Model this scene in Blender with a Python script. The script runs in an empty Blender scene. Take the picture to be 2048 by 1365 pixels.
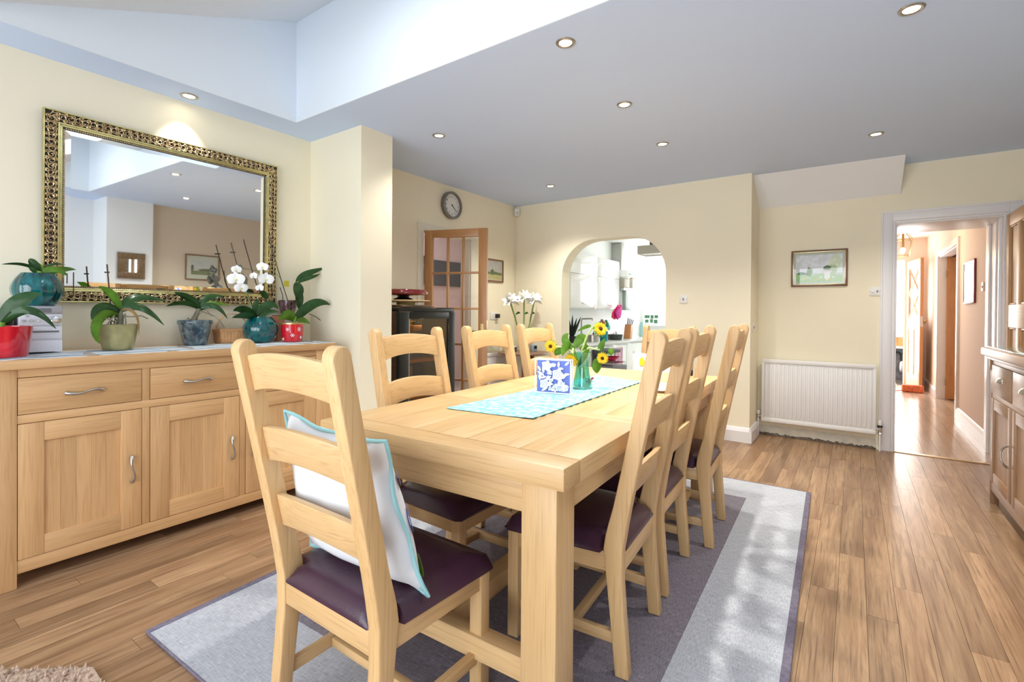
import bpy, bmesh, math, random
from mathutils import Vector, Matrix, noise
random.seed(7)
PI = math.pi
S = bpy.context.scene
COL = S.collection

# ------------------------------------------------------------------ camera
YAW, PITCH, ROLL, FPX, CY, H = -0.614183, -0.0069505, 0.0069223, 970.0, 631.25, 1.18
fw = Vector((math.sin(YAW)*math.cos(PITCH), math.cos(YAW)*math.cos(PITCH), math.sin(PITCH)))
rr = Vector((math.cos(YAW), -math.sin(YAW), 0.0))
uu = rr.cross(fw)
cr = rr*math.cos(ROLL)+uu*math.sin(ROLL)
cu = -rr*math.sin(ROLL)+uu*math.cos(ROLL)
cam = bpy.data.cameras.new('camera')
cam.sensor_width = 36; cam.sensor_fit = 'HORIZONTAL'
cam.lens = FPX/2048*36
cam.shift_y = -(682.5-CY)/2048
cam.clip_start = 0.02; cam.clip_end = 200
camo = bpy.data.objects.new('camera', cam); COL.objects.link(camo)
mw = Matrix(((cr.x, cu.x, -fw.x, 0), (cr.y, cu.y, -fw.y, 0), (cr.z, cu.z, -fw.z, H), (0, 0, 0, 1)))
camo.matrix_world = mw
S.camera = camo

def at(px, py, x=None, y=None, z=None):
    """a point of the room: where the sight line meets a real plane x=, y= or z= (all in metres)"""
    d = fw + cr*((px-1024)/FPX) + cu*((CY-py)/FPX)
    t = x/d.x if x is not None else (y/d.y if y is not None else (z-H)/d.z)
    return Vector((d.x*t, d.y*t, H+d.z*t))

# ------------------------------------------------------------------ world, lights, exposure
w = bpy.data.worlds.new('world'); S.world = w; w.use_nodes = True
wn = w.node_tree.nodes; wl = w.node_tree.links
bg = wn['Background']; bg.inputs[0].default_value = (0.86, 0.93, 1.0, 1); bg.inputs[1].default_value = 2.4
S.view_settings.view_transform = 'Standard'; S.view_settings.look = 'None'
S.view_settings.gamma = 1.0; S.view_settings.use_curve_mapping = False
S.view_settings.exposure = 0.34
try:
    S.cycles.max_bounces = 10; S.cycles.diffuse_bounces = 6; S.cycles.glossy_bounces = 5
    S.cycles.transmission_bounces = 8; S.cycles.transparent_max_bounces = 12
    S.cycles.sample_clamp_indirect = 6.0
    S.cycles.caustics_reflective = False; S.cycles.caustics_refractive = False
except Exception:
    pass

def area(name, loc, rot, sx, sy, power, col):
    l = bpy.data.lights.new(name, 'AREA'); l.shape = 'RECTANGLE'; l.size = sx; l.size_y = sy
    l.energy = power; l.color = col
    o = bpy.data.objects.new(name, l); COL.objects.link(o); o.location = loc; o.rotation_euler = rot
    return o
# daylight through the garden doors behind the camera, the roof windows, kitchen window, front door
area('garden_daylight', (-1.0, -1.78, 1.25), (PI/2, 0, 0), 3.9, 2.1, 46, (0.92, 0.96, 1.0)).data.spread = math.radians(145)
area('roof_window_daylight', (-1.75, 1.05, 3.05), (math.radians(23), 0, 0), 0.8, 0.8, 3.6, (0.86, 0.93, 1.0))
area('roof_window_daylight', (-0.05, 1.05, 3.05), (math.radians(23), 0, 0), 0.8, 0.8, 3.6, (0.86, 0.93, 1.0))
area('kitchen_daylight', (-1.9, 8.62, 1.55), (-PI/2, 0, 0), 2.2, 1.3, 38, (1.0, 1.0, 0.97))
area('kitchen_side_fill', (-0.45, 6.9, 1.5), (0, PI/2, 0), 1.2, 1.6, 5, (1.0, 1.0, 0.97))  # added fill light inside the kitchen, no window on that side
area('front_door_daylight', (0.28, 10.75, 1.2), (-PI/2, 0, 0), 0.8, 2.0, 55, (1.0, 0.98, 0.95))
area('study_daylight', (-5.3, 4.8, 2.0), (0, -PI/2, 0), 1.2, 1.2, 25, (1.0, 0.95, 0.92))

# ------------------------------------------------------------------ materials
def nm(name):
    m = bpy.data.materials.new(name); m.use_nodes = True
    return m, m.node_tree.nodes, m.node_tree.links, m.node_tree.nodes['Principled BSDF']
def P(name, c, rough=0.5, metal=0.0, var=0.0, vscale=8.0, bump=0.0, bscale=60.0, coat=0.0, trans=0.0, ior=1.45, emit=None, es=0.0, sheen=0.0, alpha=1.0, spec=None):
    m, n, l, b = nm(name)
    b.inputs['Base Color'].default_value = (*c, 1); b.inputs['Roughness'].default_value = rough
    b.inputs['Metallic'].default_value = metal; b.inputs['Coat Weight'].default_value = coat
    b.inputs['Transmission Weight'].default_value = trans; b.inputs['IOR'].default_value = ior
    b.inputs['Sheen Weight'].default_value = sheen
    if spec is not None: b.inputs['Specular IOR Level'].default_value = spec
    if emit: b.inputs['Emission Color'].default_value = (*emit, 1); b.inputs['Emission Strength'].default_value = es
    if var or bump:
        tc = n.new('ShaderNodeTexCoord')
    if var:
        t = n.new('ShaderNodeTexNoise'); t.inputs['Scale'].default_value = vscale; t.inputs['Detail'].default_value = 3
        l.new(tc.outputs['Object'], t.inputs['Vector'])
        r = n.new('ShaderNodeValToRGB'); e = r.color_ramp.elements
        e[0].position = 0.3; e[1].position = 0.7
        e[0].color = (*[max(0, v*(1-var)) for v in c], 1); e[1].color = (*[min(1, v*(1+var)) for v in c], 1)
        l.new(t.outputs['Fac'], r.inputs[0]); l.new(r.outputs[0], b.inputs['Base Color'])
    if bump:
        t2 = n.new('ShaderNodeTexNoise'); t2.inputs['Scale'].default_value = bscale; t2.inputs['Detail'].default_value = 2
        l.new(tc.outputs['Object'], t2.inputs['Vector'])
        bp = n.new('ShaderNodeBump'); bp.inputs['Strength'].default_value = bump; bp.inputs['Distance'].default_value = 0.002
        l.new(t2.outputs['Fac'], bp.inputs['Height']); l.new(bp.outputs[0], b.inputs['Normal'])
    return m
def wood(name, c1, c2, c3, axis, scale=1.0, rough=0.42, vary=0.12, fig=1.0, fib=0.42, con=0.0):
    """c1 light, c2 mid, c3 dark pores; grain runs along the axis of the object"""
    m, n, l, b = nm(name)
    tc = n.new('ShaderNodeTexCoord'); oi = n.new('ShaderNodeObjectInfo')
    add = n.new('ShaderNodeVectorMath'); add.operation = 'ADD'
    mul = n.new('ShaderNodeVectorMath'); mul.operation = 'SCALE'; mul.inputs[3].default_value = 13.0
    cmb = n.new('ShaderNodeCombineXYZ')
    for k in range(3): l.new(oi.outputs['Random'], cmb.inputs[k])
    l.new(cmb.outputs[0], mul.inputs[0]); l.new(tc.outputs['Object'], add.inputs[0]); l.new(mul.outputs[0], add.inputs[1])
    def mp(al, ac):
        q = n.new('ShaderNodeMapping'); v = [ac*scale]*3; v['xyz'.index(axis)] = al*scale
        q.inputs['Scale'].default_value = v; l.new(add.outputs[0], q.inputs[0]); return q
    q1 = mp(0.9, 9); q2 = mp(5, 150); q3 = mp(1.6, 22)
    n1 = n.new('ShaderNodeTexNoise'); n1.inputs['Scale'].default_value = 1.0; n1.inputs['Detail'].default_value = 4; n1.inputs['Distortion'].default_value = 1.2*fig
    n2 = n.new('ShaderNodeTexNoise'); n2.inputs['Scale'].default_value = 1.0; n2.inputs['Detail'].default_value = 3
    n3 = n.new('ShaderNodeTexNoise'); n3.inputs['Scale'].default_value = 1.0; n3.inputs['Detail'].default_value = 2; n3.inputs['Distortion'].default_value = 2.5*fig
    l.new(q1.outputs[0], n1.inputs[0]); l.new(q2.outputs[0], n2.inputs[0]); l.new(q3.outputs[0], n3.inputs[0])
    r1 = n.new('ShaderNodeValToRGB'); e = r1.color_ramp.elements
    e[0].position = 0.30+con; e[0].color = (*c2, 1); e[1].position = 0.68-con; e[1].color = (*c1, 1)
    l.new(n1.outputs['Fac'], r1.inputs[0])
    # ring figure
    sn = n.new('ShaderNodeMath'); sn.operation = 'MULTIPLY'; sn.inputs[1].default_value = 26.0
    si = n.new('ShaderNodeMath'); si.operation = 'SINE'
    l.new(n3.outputs['Fac'], sn.inputs[0]); l.new(sn.outputs[0], si.inputs[0])
    mr = n.new('ShaderNodeMapRange'); mr.inputs[1].default_value = -1; mr.inputs[2].default_value = 1; mr.inputs[3].default_value = 0.0; mr.inputs[4].default_value = 0.30*fig
    l.new(si.outputs[0], mr.inputs[0])
    mx = n.new('ShaderNodeMixRGB'); mx.inputs[2].default_value = (*c2, 1)
    l.new(mr.outputs[0], mx.inputs[0]); l.new(r1.outputs[0], mx.inputs[1])
    r2 = n.new('ShaderNodeValToRGB'); e = r2.color_ramp.elements
    e[0].position = 0.30; e[0].color = (1, 1, 1, 1); e[1].position = 0.5; e[1].color = (0, 0, 0, 1)
    l.new(n2.outputs['Fac'], r2.inputs[0])
    fm = n.new('ShaderNodeMath'); fm.operation = 'MULTIPLY'; fm.inputs[1].default_value = fib; l.new(r2.outputs[0], fm.inputs[0])
    mx2 = n.new('ShaderNodeMixRGB'); mx2.inputs[2].default_value = (*c3, 1)
    l.new(fm.outputs[0], mx2.inputs[0]); l.new(mx.outputs[0], mx2.inputs[1])
    hs = n.new('ShaderNodeHueSaturation')
    mv = n.new('ShaderNodeMapRange'); mv.inputs[3].default_value = 1-vary; mv.inputs[4].default_value = 1+vary
    l.new(oi.outputs['Random'], mv.inputs[0]); l.new(mv.outputs[0], hs.inputs['Value']); l.new(mx2.outputs[0], hs.inputs['Color'])
    l.new(hs.outputs[0], b.inputs['Base Color'])
    b.inputs['Roughness'].default_value = rough
    bp = n.new('ShaderNodeBump'); bp.inputs['Strength'].default_value = 0.12; bp.inputs['Distance'].default_value = 0.001
    l.new(n2.outputs['Fac'], bp.inputs['Height']); l.new(bp.outputs[0], b.inputs['Normal'])
    return m
def weave(name, c1, c2, sx, sy, rough=0.9):
    m, n, l, b = nm(name); tc = n.new('ShaderNodeTexCoord')
    outs = []
    for v in ((sx, sy, 1), (sy*0.9, sx*2.0, 1)):
        q = n.new('ShaderNodeMapping'); q.inputs['Scale'].default_value = v; l.new(tc.outputs['Object'], q.inputs[0])
        t = n.new('ShaderNodeTexNoise'); t.inputs['Scale'].default_value = 1; t.inputs['Detail'].default_value = 2; l.new(q.outputs[0], t.inputs[0]); outs.append(t)
    a = n.new('ShaderNodeMath'); a.operation = 'ADD'; l.new(outs[0].outputs['Fac'], a.inputs[0]); l.new(outs[1].outputs['Fac'], a.inputs[1])
    r = n.new('ShaderNodeValToRGB'); e = r.color_ramp.elements; e[0].position = 0.8/2; e[1].position = 1.22/2
    h = n.new('ShaderNodeMath'); h.operation = 'MULTIPLY'; h.inputs[1].default_value = 0.5; l.new(a.outputs[0], h.inputs[0])
    e[0].color = (*c1, 1); e[1].color = (*c2, 1); l.new(h.outputs[0], r.inputs[0]); l.new(r.outputs[0], b.inputs['Base Color'])
    b.inputs['Roughness'].default_value = rough
    bp = n.new('ShaderNodeBump'); bp.inputs['Strength'].default_value = 0.4; bp.inputs['Distance'].default_value = 0.0015
    l.new(h.outputs[0], bp.inputs['Height']); l.new(bp.outputs[0], b.inputs['Normal'])
    return m

OAK = [(0.665, 0.44, 0.215), (0.56, 0.35, 0.155), (0.36, 0.20, 0.08)]
oak = {a: wood('oak_'+a, *OAK, a, vary=.05, fig=.7) for a in 'xyz'}
SB = [(0.66, 0.41, 0.20), (0.56, 0.325, 0.145), (0.38, 0.20, 0.08)]
sbo = {a: wood('sideboard_oak_'+a, *SB, a, rough=0.4, vary=.06, fig=.8) for a in 'xyz'}
FL = [(0.40, 0.25, 0.14), (0.235, 0.13, 0.066), (0.12, 0.06, 0.03)]
floorm = wood('laminate_oak', *FL, 'y', 0.8, rough=0.33, vary=0.2, fig=1.3, fib=0.7, con=0.07)
PN = [(0.54, 0.33, 0.16), (0.43, 0.25, 0.11), (0.30, 0.15, 0.06)]
pine = {a: wood('pine_'+a, *PN, a, rough=0.45) for a in 'xyz'}
DR = [(0.36, 0.215, 0.12), (0.29, 0.165, 0.09), (0.19, 0.10, 0.05)]
drw = {a: wood('dresser_wood_'+a, *DR, a, rough=0.4) for a in 'xyz'}
GD = [(0.60, 0.30, 0.12), (0.50, 0.23, 0.085), (0.34, 0.14, 0.05)]
gdo = {a: wood('red_pine_'+a, *GD, a, rough=0.4) for a in 'xyz'}
dkw = wood('dark_wood', (0.16, 0.07, 0.04), (0.10, 0.04, 0.025), (0.05, 0.02, 0.01), 'x', rough=0.35)
lthr = P('dark_leather', (0.050, 0.019, 0.037), 0.25, bump=0.25, bscale=350, var=0.12, vscale=12, spec=0.6)
wallm = P('cream_paint', (0.86, 0.795, 0.615), 0.85, var=0.012, vscale=2.5, bump=0.06, bscale=250)
wallw = P('white_paint', (0.80, 0.82, 0.83), 0.8, bump=0.05, bscale=250)
ceilm = P('sky_tinted_ceiling', (0.61, 0.74, 0.99), 0.85, bump=0.05, bscale=250)  # blue cast of the skylight mixed into the ceiling colour
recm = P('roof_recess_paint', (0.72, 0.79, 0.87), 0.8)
kitm = P('kitchen_paint', (0.88, 0.90, 0.88), 0.7)
pinkm = P('pink_paint', (0.80, 0.68, 0.59), 0.8)
trimw = P('white_gloss_trim', (0.80, 0.79, 0.80), 0.35)
radm = P('radiator_enamel', (0.82, 0.81, 0.79), 0.35)
chrome = P('chrome', (0.75, 0.75, 0.74), 0.18, 1.0)
nickel = P('brushed_nickel', (0.47, 0.45, 0.42), 0.3, 1.0)
brass = P('brass', (0.55, 0.38, 0.16), 0.25, 1.0)
blackm = P('black_plastic', (0.012, 0.014, 0.013), 0.3)
def thin_glass(name, c, refl=0.03, rough=0.0):
    m, n, l, b = nm(name); out = n['Material Output']; n.remove(b)
    tr = n.new('ShaderNodeBsdfTransparent'); tr.inputs[0].default_value = (*c, 1)
    gl = n.new('ShaderNodeBsdfGlossy'); gl.inputs['Roughness'].default_value = rough
    lw = n.new('ShaderNodeLayerWeight'); pw = n.new('ShaderNodeMath'); pw.operation = 'POWER'; pw.inputs[1].default_value = 5.0
    ad = n.new('ShaderNodeMath'); ad.operation = 'MULTIPLY_ADD'; ad.use_clamp = True; ad.inputs[1].default_value = .7; ad.inputs[2].default_value = refl
    l.new(lw.outputs['Facing'], pw.inputs[0])
    mx = n.new('ShaderNodeMixShader'); l.new(pw.outputs[0], ad.inputs[0]); l.new(ad.outputs[0], mx.inputs[0]); l.new(tr.outputs[0], mx.inputs[1]); l.new(gl.outputs[0], mx.inputs[2])
    l.new(mx.outputs[0], out.inputs[0]); return m
glass = thin_glass('clear_glass', (.97, .98, .98))
dkglass = P('smoked_glass', (0.045, 0.032, 0.015), 0.06, spec=0.6)
greygl = P('grey_glass', (0.33, 0.40, 0.37), 0.1)
mirm = P('mirror_silver', (0.90, 0.92, 0.91), 0.02, 1.0)
gold = P('gilt_gold', (0.62, 0.56, 0.26), 0.25, 0.85, var=0.15, vscale=30)
gold2 = P('antique_gilt', (0.60, 0.46, 0.26), 0.35, 0.9, var=0.3, vscale=60)
darkg = P('frame_recess', (0.035, 0.028, 0.018), 0.6)
leafm = P('orchid_leaf', (0.045, 0.13, 0.035), 0.28, coat=0.25, var=0.35, vscale=14)
leafl = P('light_leaf', (0.16, 0.33, 0.03), 0.4, var=0.3, vscale=18)
leafy = P('dried_leaf', (0.50, 0.32, 0.12), 0.6, var=0.2)
stemg = P('green_stem', (0.24, 0.36, 0.09), 0.5)
stemb = P('brown_stem', (0.07, 0.05, 0.035), 0.6)
rootm = P('aerial_root', (0.20, 0.19, 0.13), 0.7, var=0.3, vscale=40)
petw = P('white_petal', (0.90, 0.91, 0.90), 0.5)
pety = P('yellow_petal', (0.95, 0.55, 0.01), 0.5, var=0.15, vscale=60)
sdisc = P('sunflower_disc', (0.07, 0.02, 0.006), 0.8, bump=0.6, bscale=300)
soil = P('bark_compost', (0.08, 0.05, 0.03), 0.9, var=0.4, vscale=90, bump=1, bscale=120)
def glazed(name, c, c2, sc):
    m, n, l, b = nm(name); tc = n.new('ShaderNodeTexCoord')
    q = n.new('ShaderNodeMapping'); q.inputs['Scale'].default_value = sc; l.new(tc.outputs['Object'], q.inputs[0])
    t = n.new('ShaderNodeTexNoise'); t.inputs['Scale'].default_value = 1; t.inputs['Detail'].default_value = 5; t.inputs['Distortion'].default_value = 0.6
    l.new(q.outputs[0], t.inputs[0]); r = n.new('ShaderNodeValToRGB'); e = r.color_ramp.elements
    e[0].position = 0.38; e[0].color = (*c, 1); e[1].position = 0.68; e[1].color = (*c2, 1)
    l.new(t.outputs['Fac'], r.inputs[0]); l.new(r.outputs[0], b.inputs['Base Color'])
    b.inputs['Roughness'].default_value = 0.08; b.inputs['Coat Weight'].default_value = 0.6
    return m
tealm = glazed('teal_glass', (0.0, 0.035, 0.045), (0.0, 0.16, 0.16), (40, 40, 7))
marbm = glazed('blue_marbled_glaze', (0.010, 0.026, 0.05), (0.17, 0.23, 0.23), (35, 35, 26))
redm = glazed('red_glaze', (0.50, 0.003, 0.02), (0.72, 0.02, 0.03), (20, 20, 3))
goldpot = P('gold_pot', (0.45, 0.40, 0.20), 0.33, 0.95, var=0.12, vscale=25)
silverp = P('silver_plastic', (0.78, 0.80, 0.86), 0.3)
greyp = P('grey_plastic', (0.20, 0.21, 0.23), 0.3)
basketm = P('chip_wood', (0.62, 0.34, 0.15), 0.6, var=0.15, vscale=20)
tealgl = thin_glass('teal_vase_glass', (0.62, 0.90, 0.85), 0.12, .03)
rugl = weave('rug_pale_weave', (0.32, 0.335, 0.37), (0.52, 0.54, 0.59), 20, 420)
rugd = weave('rug_dark_weave', (0.12, 0.105, 0.13), (0.25, 0.225, 0.265), 20, 420)
rugb = P('rug_binding', (0.16, 0.14, 0.19), 0.95, bump=0.8, bscale=300, var=0.2, vscale=60)
runm = weave('aqua_runner', (0.13, 0.46, 0.53), (0.52, 0.76, 0.79), 14, 60)
runu = P('runner_back', (0.05, 0.20, 0.22), 0.9)
linen = P('white_linen', (0.72, 0.745, 0.78), 0.85, bump=0.25, bscale=30)
aqua = P('aqua_piping', (0.30, 0.58, 0.62), 0.8)
bluem = P('card_blue', (0.16, 0.21, 0.62), 0.6)
papw = P('white_card', (0.90, 0.91, 0.93), 0.6)
whiteg = P('white_gloss_door', (0.88, 0.90, 0.90), 0.08, coat=0.5)
whitep = P('white_plastic', (0.80, 0.79, 0.75), 0.35)
stripem = P('blue_cloth_stripe', (0.36, 0.50, 0.60), 0.85)
pinkr = P('pink_fabric', (0.85, 0.04, 0.14), 0.8)
terra = P('terracotta', (0.75, 0.28, 0.10), 0.8)
plaster = P('bare_plaster', (0.70, 0.67, 0.56), 0.95, var=0.10, vscale=14, bump=0.8, bscale=40)
lampe = P('lamp_glow', (1, 1, 1), 0.5, emit=(1.0, 0.9, 0.72), es=22)
lante = P('bulb_glow', (1, 1, 1), 0.5, emit=(1.0, 0.72, 0.35), es=30)
lede = P('violet_led', (0.3, 0.2, 1), 0.5, emit=(0.35, 0.25, 1.0), es=6)
shadem = P('grey_lampshade', (0.42, 0.40, 0.36), 0.8, bump=0.4, bscale=300)
brick_m = P('grey_brick', (0.16, 0.16, 0.17), 0.9, var=0.3)
fluffy = P('beige_pile', (0.50, 0.38, 0.30), 0.95, var=0.3, vscale=90)

# ------------------------------------------------------------------ mesh helpers
class MB:
    def __init__(s): s.v = []; s.f = []; s.mi = []; s.m = 0; s.x = None
    def add(s, vs, fs):
        b = len(s.v)
        for p in vs:
            p = Vector(p)
            if s.x: p = s.x @ p
            s.v.append(p)
        for f in fs: s.f.append([b+i for i in f]); s.mi.append(s.m)
        return s
    def box(s, x0, y0, z0, x1, y1, z1):
        if x0 > x1: x0, x1 = x1, x0
        if y0 > y1: y0, y1 = y1, y0
        if z0 > z1: z0, z1 = z1, z0
        return s.add([(x0,y0,z0),(x1,y0,z0),(x1,y1,z0),(x0,y1,z0),(x0,y0,z1),(x1,y0,z1),(x1,y1,z1),(x0,y1,z1)],
              [(0,3,2,1),(4,5,6,7),(0,1,5,4),(1,2,6,5),(2,3,7,6),(3,0,4,7)])
    def prism(s, poly, axis, a0, a1):
        """poly: 2-D points in the plane of the other two axes, in cyclic order"""
        n = len(poly); vs = []
        for a in (a0, a1):
            for (p, q) in poly:
                vs.append({'x': (a, p, q), 'y': (p, a, q), 'z': (p, q, a)}[axis])
        fs = [list(range(n))[::-1], list(range(n, 2*n))] + [(i, (i+1) % n, n+(i+1) % n, n+i) for i in range(n)]
        return s.add(vs, fs)
    def tube(s, pts, r, n=8, cap=True):
        pts = [Vector(p) for p in pts]; rings = []; up = None
        for i, p in enumerate(pts):
            t = (pts[min(i+1, len(pts)-1)]-pts[max(i-1, 0)]).normalized()
            if up is None: up = Vector((0, 0, 1)) if abs(t.z) < 0.9 else Vector((1, 0, 0))
            a = t.cross(up)
            if a.length < 1e-4: a = t.orthogonal()
            a.normalize(); b = a.cross(t).normalized(); up = b
            rad = r[i] if isinstance(r, (list, tuple)) else r
            rings.append([p+(a*math.cos(2*PI*k/n)+b*math.sin(2*PI*k/n))*rad for k in range(n)])
        vs = [q for g in rings for q in g]; fs = []
        for i in range(len(pts)-1):
            for k in range(n):
                fs.append((i*n+k, i*n+(k+1) % n, (i+1)*n+(k+1) % n, (i+1)*n+k))
        if cap: fs.append(list(range(n))[::-1]); fs.append([(len(pts)-1)*n+k for k in range(n)])
        return s.add(vs, fs)
    def lathe(s, prof, c=(0, 0, 0), n=24, axis='z', squash=1.0):
        vs = []; fs = []; m = len(prof)
        for k in range(n):
            a = 2*PI*k/n
            for (r, h) in prof:
                u, v = r*math.cos(a), r*math.sin(a)*squash
                p = {'z': (u, v, h), 'x': (h, u, v), 'y': (u, h, v)}[axis]
                vs.append((p[0]+c[0], p[1]+c[1], p[2]+c[2]))
        for k in range(n):
            k2 = (k+1) % n
            for i in range(m-1): fs.append((k*m+i, k2*m+i, k2*m+i+1, k*m+i+1))
        if prof[0][0] > 1e-5: fs.append([k*m for k in range(n)][::-1])
        if prof[-1][0] > 1e-5: fs.append([k*m+m-1 for k in range(n)])
        return s.add(vs, fs)
    def ball(s, c, r, n=10, sz=1.0):
        return s.lathe([(r*math.sin(PI*i/n)+1e-6, -r*sz*math.cos(PI*i/n)) for i in range(n+1)], c, n+2)
    def grid(s, fn, nu, nv, flip=False):
        vs = [fn(i/nu, j/nv) for i in range(nu+1) for j in range(nv+1)]
        fs = []
        for i in range(nu):
            for j in range(nv):
                a = i*(nv+1)+j; q = (a, a+nv+1, a+nv+2, a+1)
                fs.append(q[::-1] if flip else q)
        return s.add(vs, fs)
    def build(s, name, mat, parent=None, bevel=0.0, smooth=None, solid=0.0, seg=2, weld=False, calc=True):
        me = bpy.data.meshes.new(name)
        bm = bmesh.new()
        vv = [bm.verts.new(p) for p in s.v]
        for f, mi in zip(s.f, s.mi):
            try:
                q = bm.faces.new([vv[i] for i in f]); q.material_index = mi
            except ValueError: pass
        if weld: bmesh.ops.remove_doubles(bm, verts=bm.verts, dist=1e-5)
        if calc: bmesh.ops.recalc_face_normals(bm, faces=bm.faces)
        if solid: bmesh.ops.solidify(bm, geom=list(bm.faces), thickness=solid)
        if bevel:
            es = [e for e in bm.edges if len(e.link_faces) == 2 and e.calc_face_angle(0) > 0.5]
            bmesh.ops.bevel(bm, geom=es, offset=bevel, segments=seg, affect='EDGES', profile=0.5, clamp_overlap=True)
        bm.to_mesh(me); bm.free()
        mats = mat if isinstance(mat, (list, tuple)) else [mat]
        for q in mats: me.materials.append(q)
        if smooth is None and bevel: smooth = 40
        if smooth:
            me.polygons.foreach_set('use_smooth', [True]*len(me.polygons))
            me.set_sharp_from_angle(angle=math.radians(smooth))
        o = bpy.data.objects.new(name, me); COL.objects.link(o)
        if parent: o.parent = parent
        return o
def bx(name, mat, b, parent=None, bevel=0.0): return MB().box(*b).build(name, mat, parent, bevel)
def tag(o, label, cat, group=None, kind=None):
    o['label'] = label; o['category'] = cat
    if group: o['group'] = group
    if kind: o['kind'] = kind
    return o
def thing(name, label, cat, loc=(0, 0, 0), rz=0.0, group=None):
    o = bpy.data.objects.new(name, None); COL.objects.link(o); o.empty_display_size = 0.05
    o.location = loc; o.rotation_euler = (0, 0, rz)
    return tag(o, label, cat, group)
def struct(name, mb, mat, bevel=0.0, smooth=None, parent=None):
    o = mb.build(name, mat, parent, bevel, smooth)
    if not parent: o['kind'] = 'structure'
    return o
def copy_tree(o, label=None):
    c = o.copy(); COL.objects.link(c)
    if label: c['label'] = label
    for ch in list(o.children):
        d = copy_tree(ch); d.parent = c; d.matrix_parent_inverse = ch.matrix_parent_inverse
    return c
def text(body, size, mat, parent, mtx, depth=0.0004, name='numeral'):
    cu_ = bpy.data.curves.new(name, 'FONT'); cu_.body = body; cu_.size = size; cu_.extrude = depth
    cu_.align_x = 'CENTER'; cu_.align_y = 'CENTER'
    o = bpy.data.objects.new(name, cu_); COL.objects.link(o)
    me = bpy.data.meshes.new_from_object(o.evaluated_get(bpy.context.evaluated_depsgraph_get()))
    bpy.data.objects.remove(o); me.materials.append(mat)
    o = bpy.data.objects.new(name, me); COL.objects.link(o); o.parent = parent; o.matrix_local = mtx
    return o
def pt(p, loc): return Vector(p)-Vector(loc)

# ================================================================== SETTING
CZ = 2.46
XL, XR, YB, YR, YF = -3.38, 1.16, 4.86, 5.30, -1.5
# ---- floor: base slab + separate planks
mb = MB().box(XL-0.1, YF-0.1, -0.06, 1.7, YR+0.02, -0.012)
fl = struct('floor', mb, P('underlay', (0.06, 0.04, 0.03), 0.9))
PWD = 0.098; count = 0
x = XL+0.002; row = 0
while x < 1.16 and count < 296:
    off = [0.0, 0.71, 0.36, 1.02, 0.18, 0.88, 0.52][row % 7]
    y = 0.1-off*1.15
    while y < YR:
        y1 = min(y+1.13, YR+0.02); y0 = max(y, -0.3)
        if y1-y0 > 0.004 and count < 298:
            MB().box(x+0.0006, y0+0.0006, -0.012, min(x+PWD, 1.2)-0.0006, y1-0.0006, 0.0).build('plank', floorm, fl)
            count += 1
        y = y+1.13
    x += PWD; row += 1
MB().box(1.16, YF, -0.012, 1.6, 2.2, -0.0005).build('floor_area', floorm, fl)
MB().box(XL, YF, -0.012, 1.16, -0.301, -0.0005).build('floor_area', floorm, fl)
# hall floor
fh = struct('floor', MB().box(-0.3, YR+0.02, -0.06, 1.9, 11.6, -0.012), P('underlay_hall', (0.06, 0.04, 0.03), 0.9))
hallm = wood('hall_laminate', (0.58, 0.46, 0.36), (0.48, 0.36, 0.27), (0.34, 0.24, 0.17), 'y', 0.8, rough=0.18, vary=0.10)
for i in range(15):
    for j in range(5):
        y0 = 5.36 + j*1.1 - (0.5 if i % 2 else 0); y1 = y0+1.1
        y0 = max(y0, 5.34)
        MB().box(-0.28+i*0.098, y0, -0.012, -0.2812+(i+1)*0.098, y1-0.001, 0).build('plank', hallm, fh)
MB().box(1.19, 5.34, -0.012, 1.9, 11.6, -0.001).build('floor_area', hallm, fh)
MB().box(0.285, 5.285, 0.0, 0.96, 5.335, 0.006).build('threshold_bar', P('threshold_brass', (0.55, 0.38, 0.20), 0.35, 0.6), fh, 0.002)
struct('floor', MB().box(-3.6, 5.07, -0.06, -0.9, 8.8, 0.0).box(-0.9, YR+.12, -.06, -0.3, 8.8, 0.0), P('kitchen_floor', (0.55, 0.52, 0.48), 0.4))
struct('floor', MB().box(-6.5, 2.5, -0.06, -3.51, 7.0, 0.0), P('study_carpet', (0.5, 0.42, 0.36), 0.95))
# ---- ceiling with roof recess
VX0, VX1, VY0, VY1 = -3.12, 0.92, 0.28, 1.86
mb = MB()
mb.box(XL-0.1, VY1, CZ, 1.75, YR+0.12, CZ+0.1)
mb.box(XL-0.1, YF-0.1, CZ, VX0, VY1, CZ+0.1)
mb.box(VX1, YF-0.1, CZ, 1.75, VY1, CZ+0.1)
mb.box(VX0, YF-0.1, CZ, VX1, VY0, CZ+0.1)
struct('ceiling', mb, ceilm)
ZT = 3.14
mb = MB()
mb.box(VX0-0.08, VY1, CZ+0.1, VX1+0.08, VY1+0.08, ZT+0.1)              # far face
# lining boards that reach down to the soffit line
mb.box(VX0, VY1-0.006, CZ+0.0005, VX1, VY1, ZT)
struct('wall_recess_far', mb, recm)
for nme, xa, xb in (('wall_recess_left', VX0-0.08, VX0+0.006), ('wall_recess_right', VX1-0.006, VX1+0.08)):
    struct(nme, MB().prism([(VY0, CZ+0.0005), (VY1, CZ+0.0005), (VY1, ZT), (VY0, CZ+0.02)], 'x', xa, xb), recm)
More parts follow.
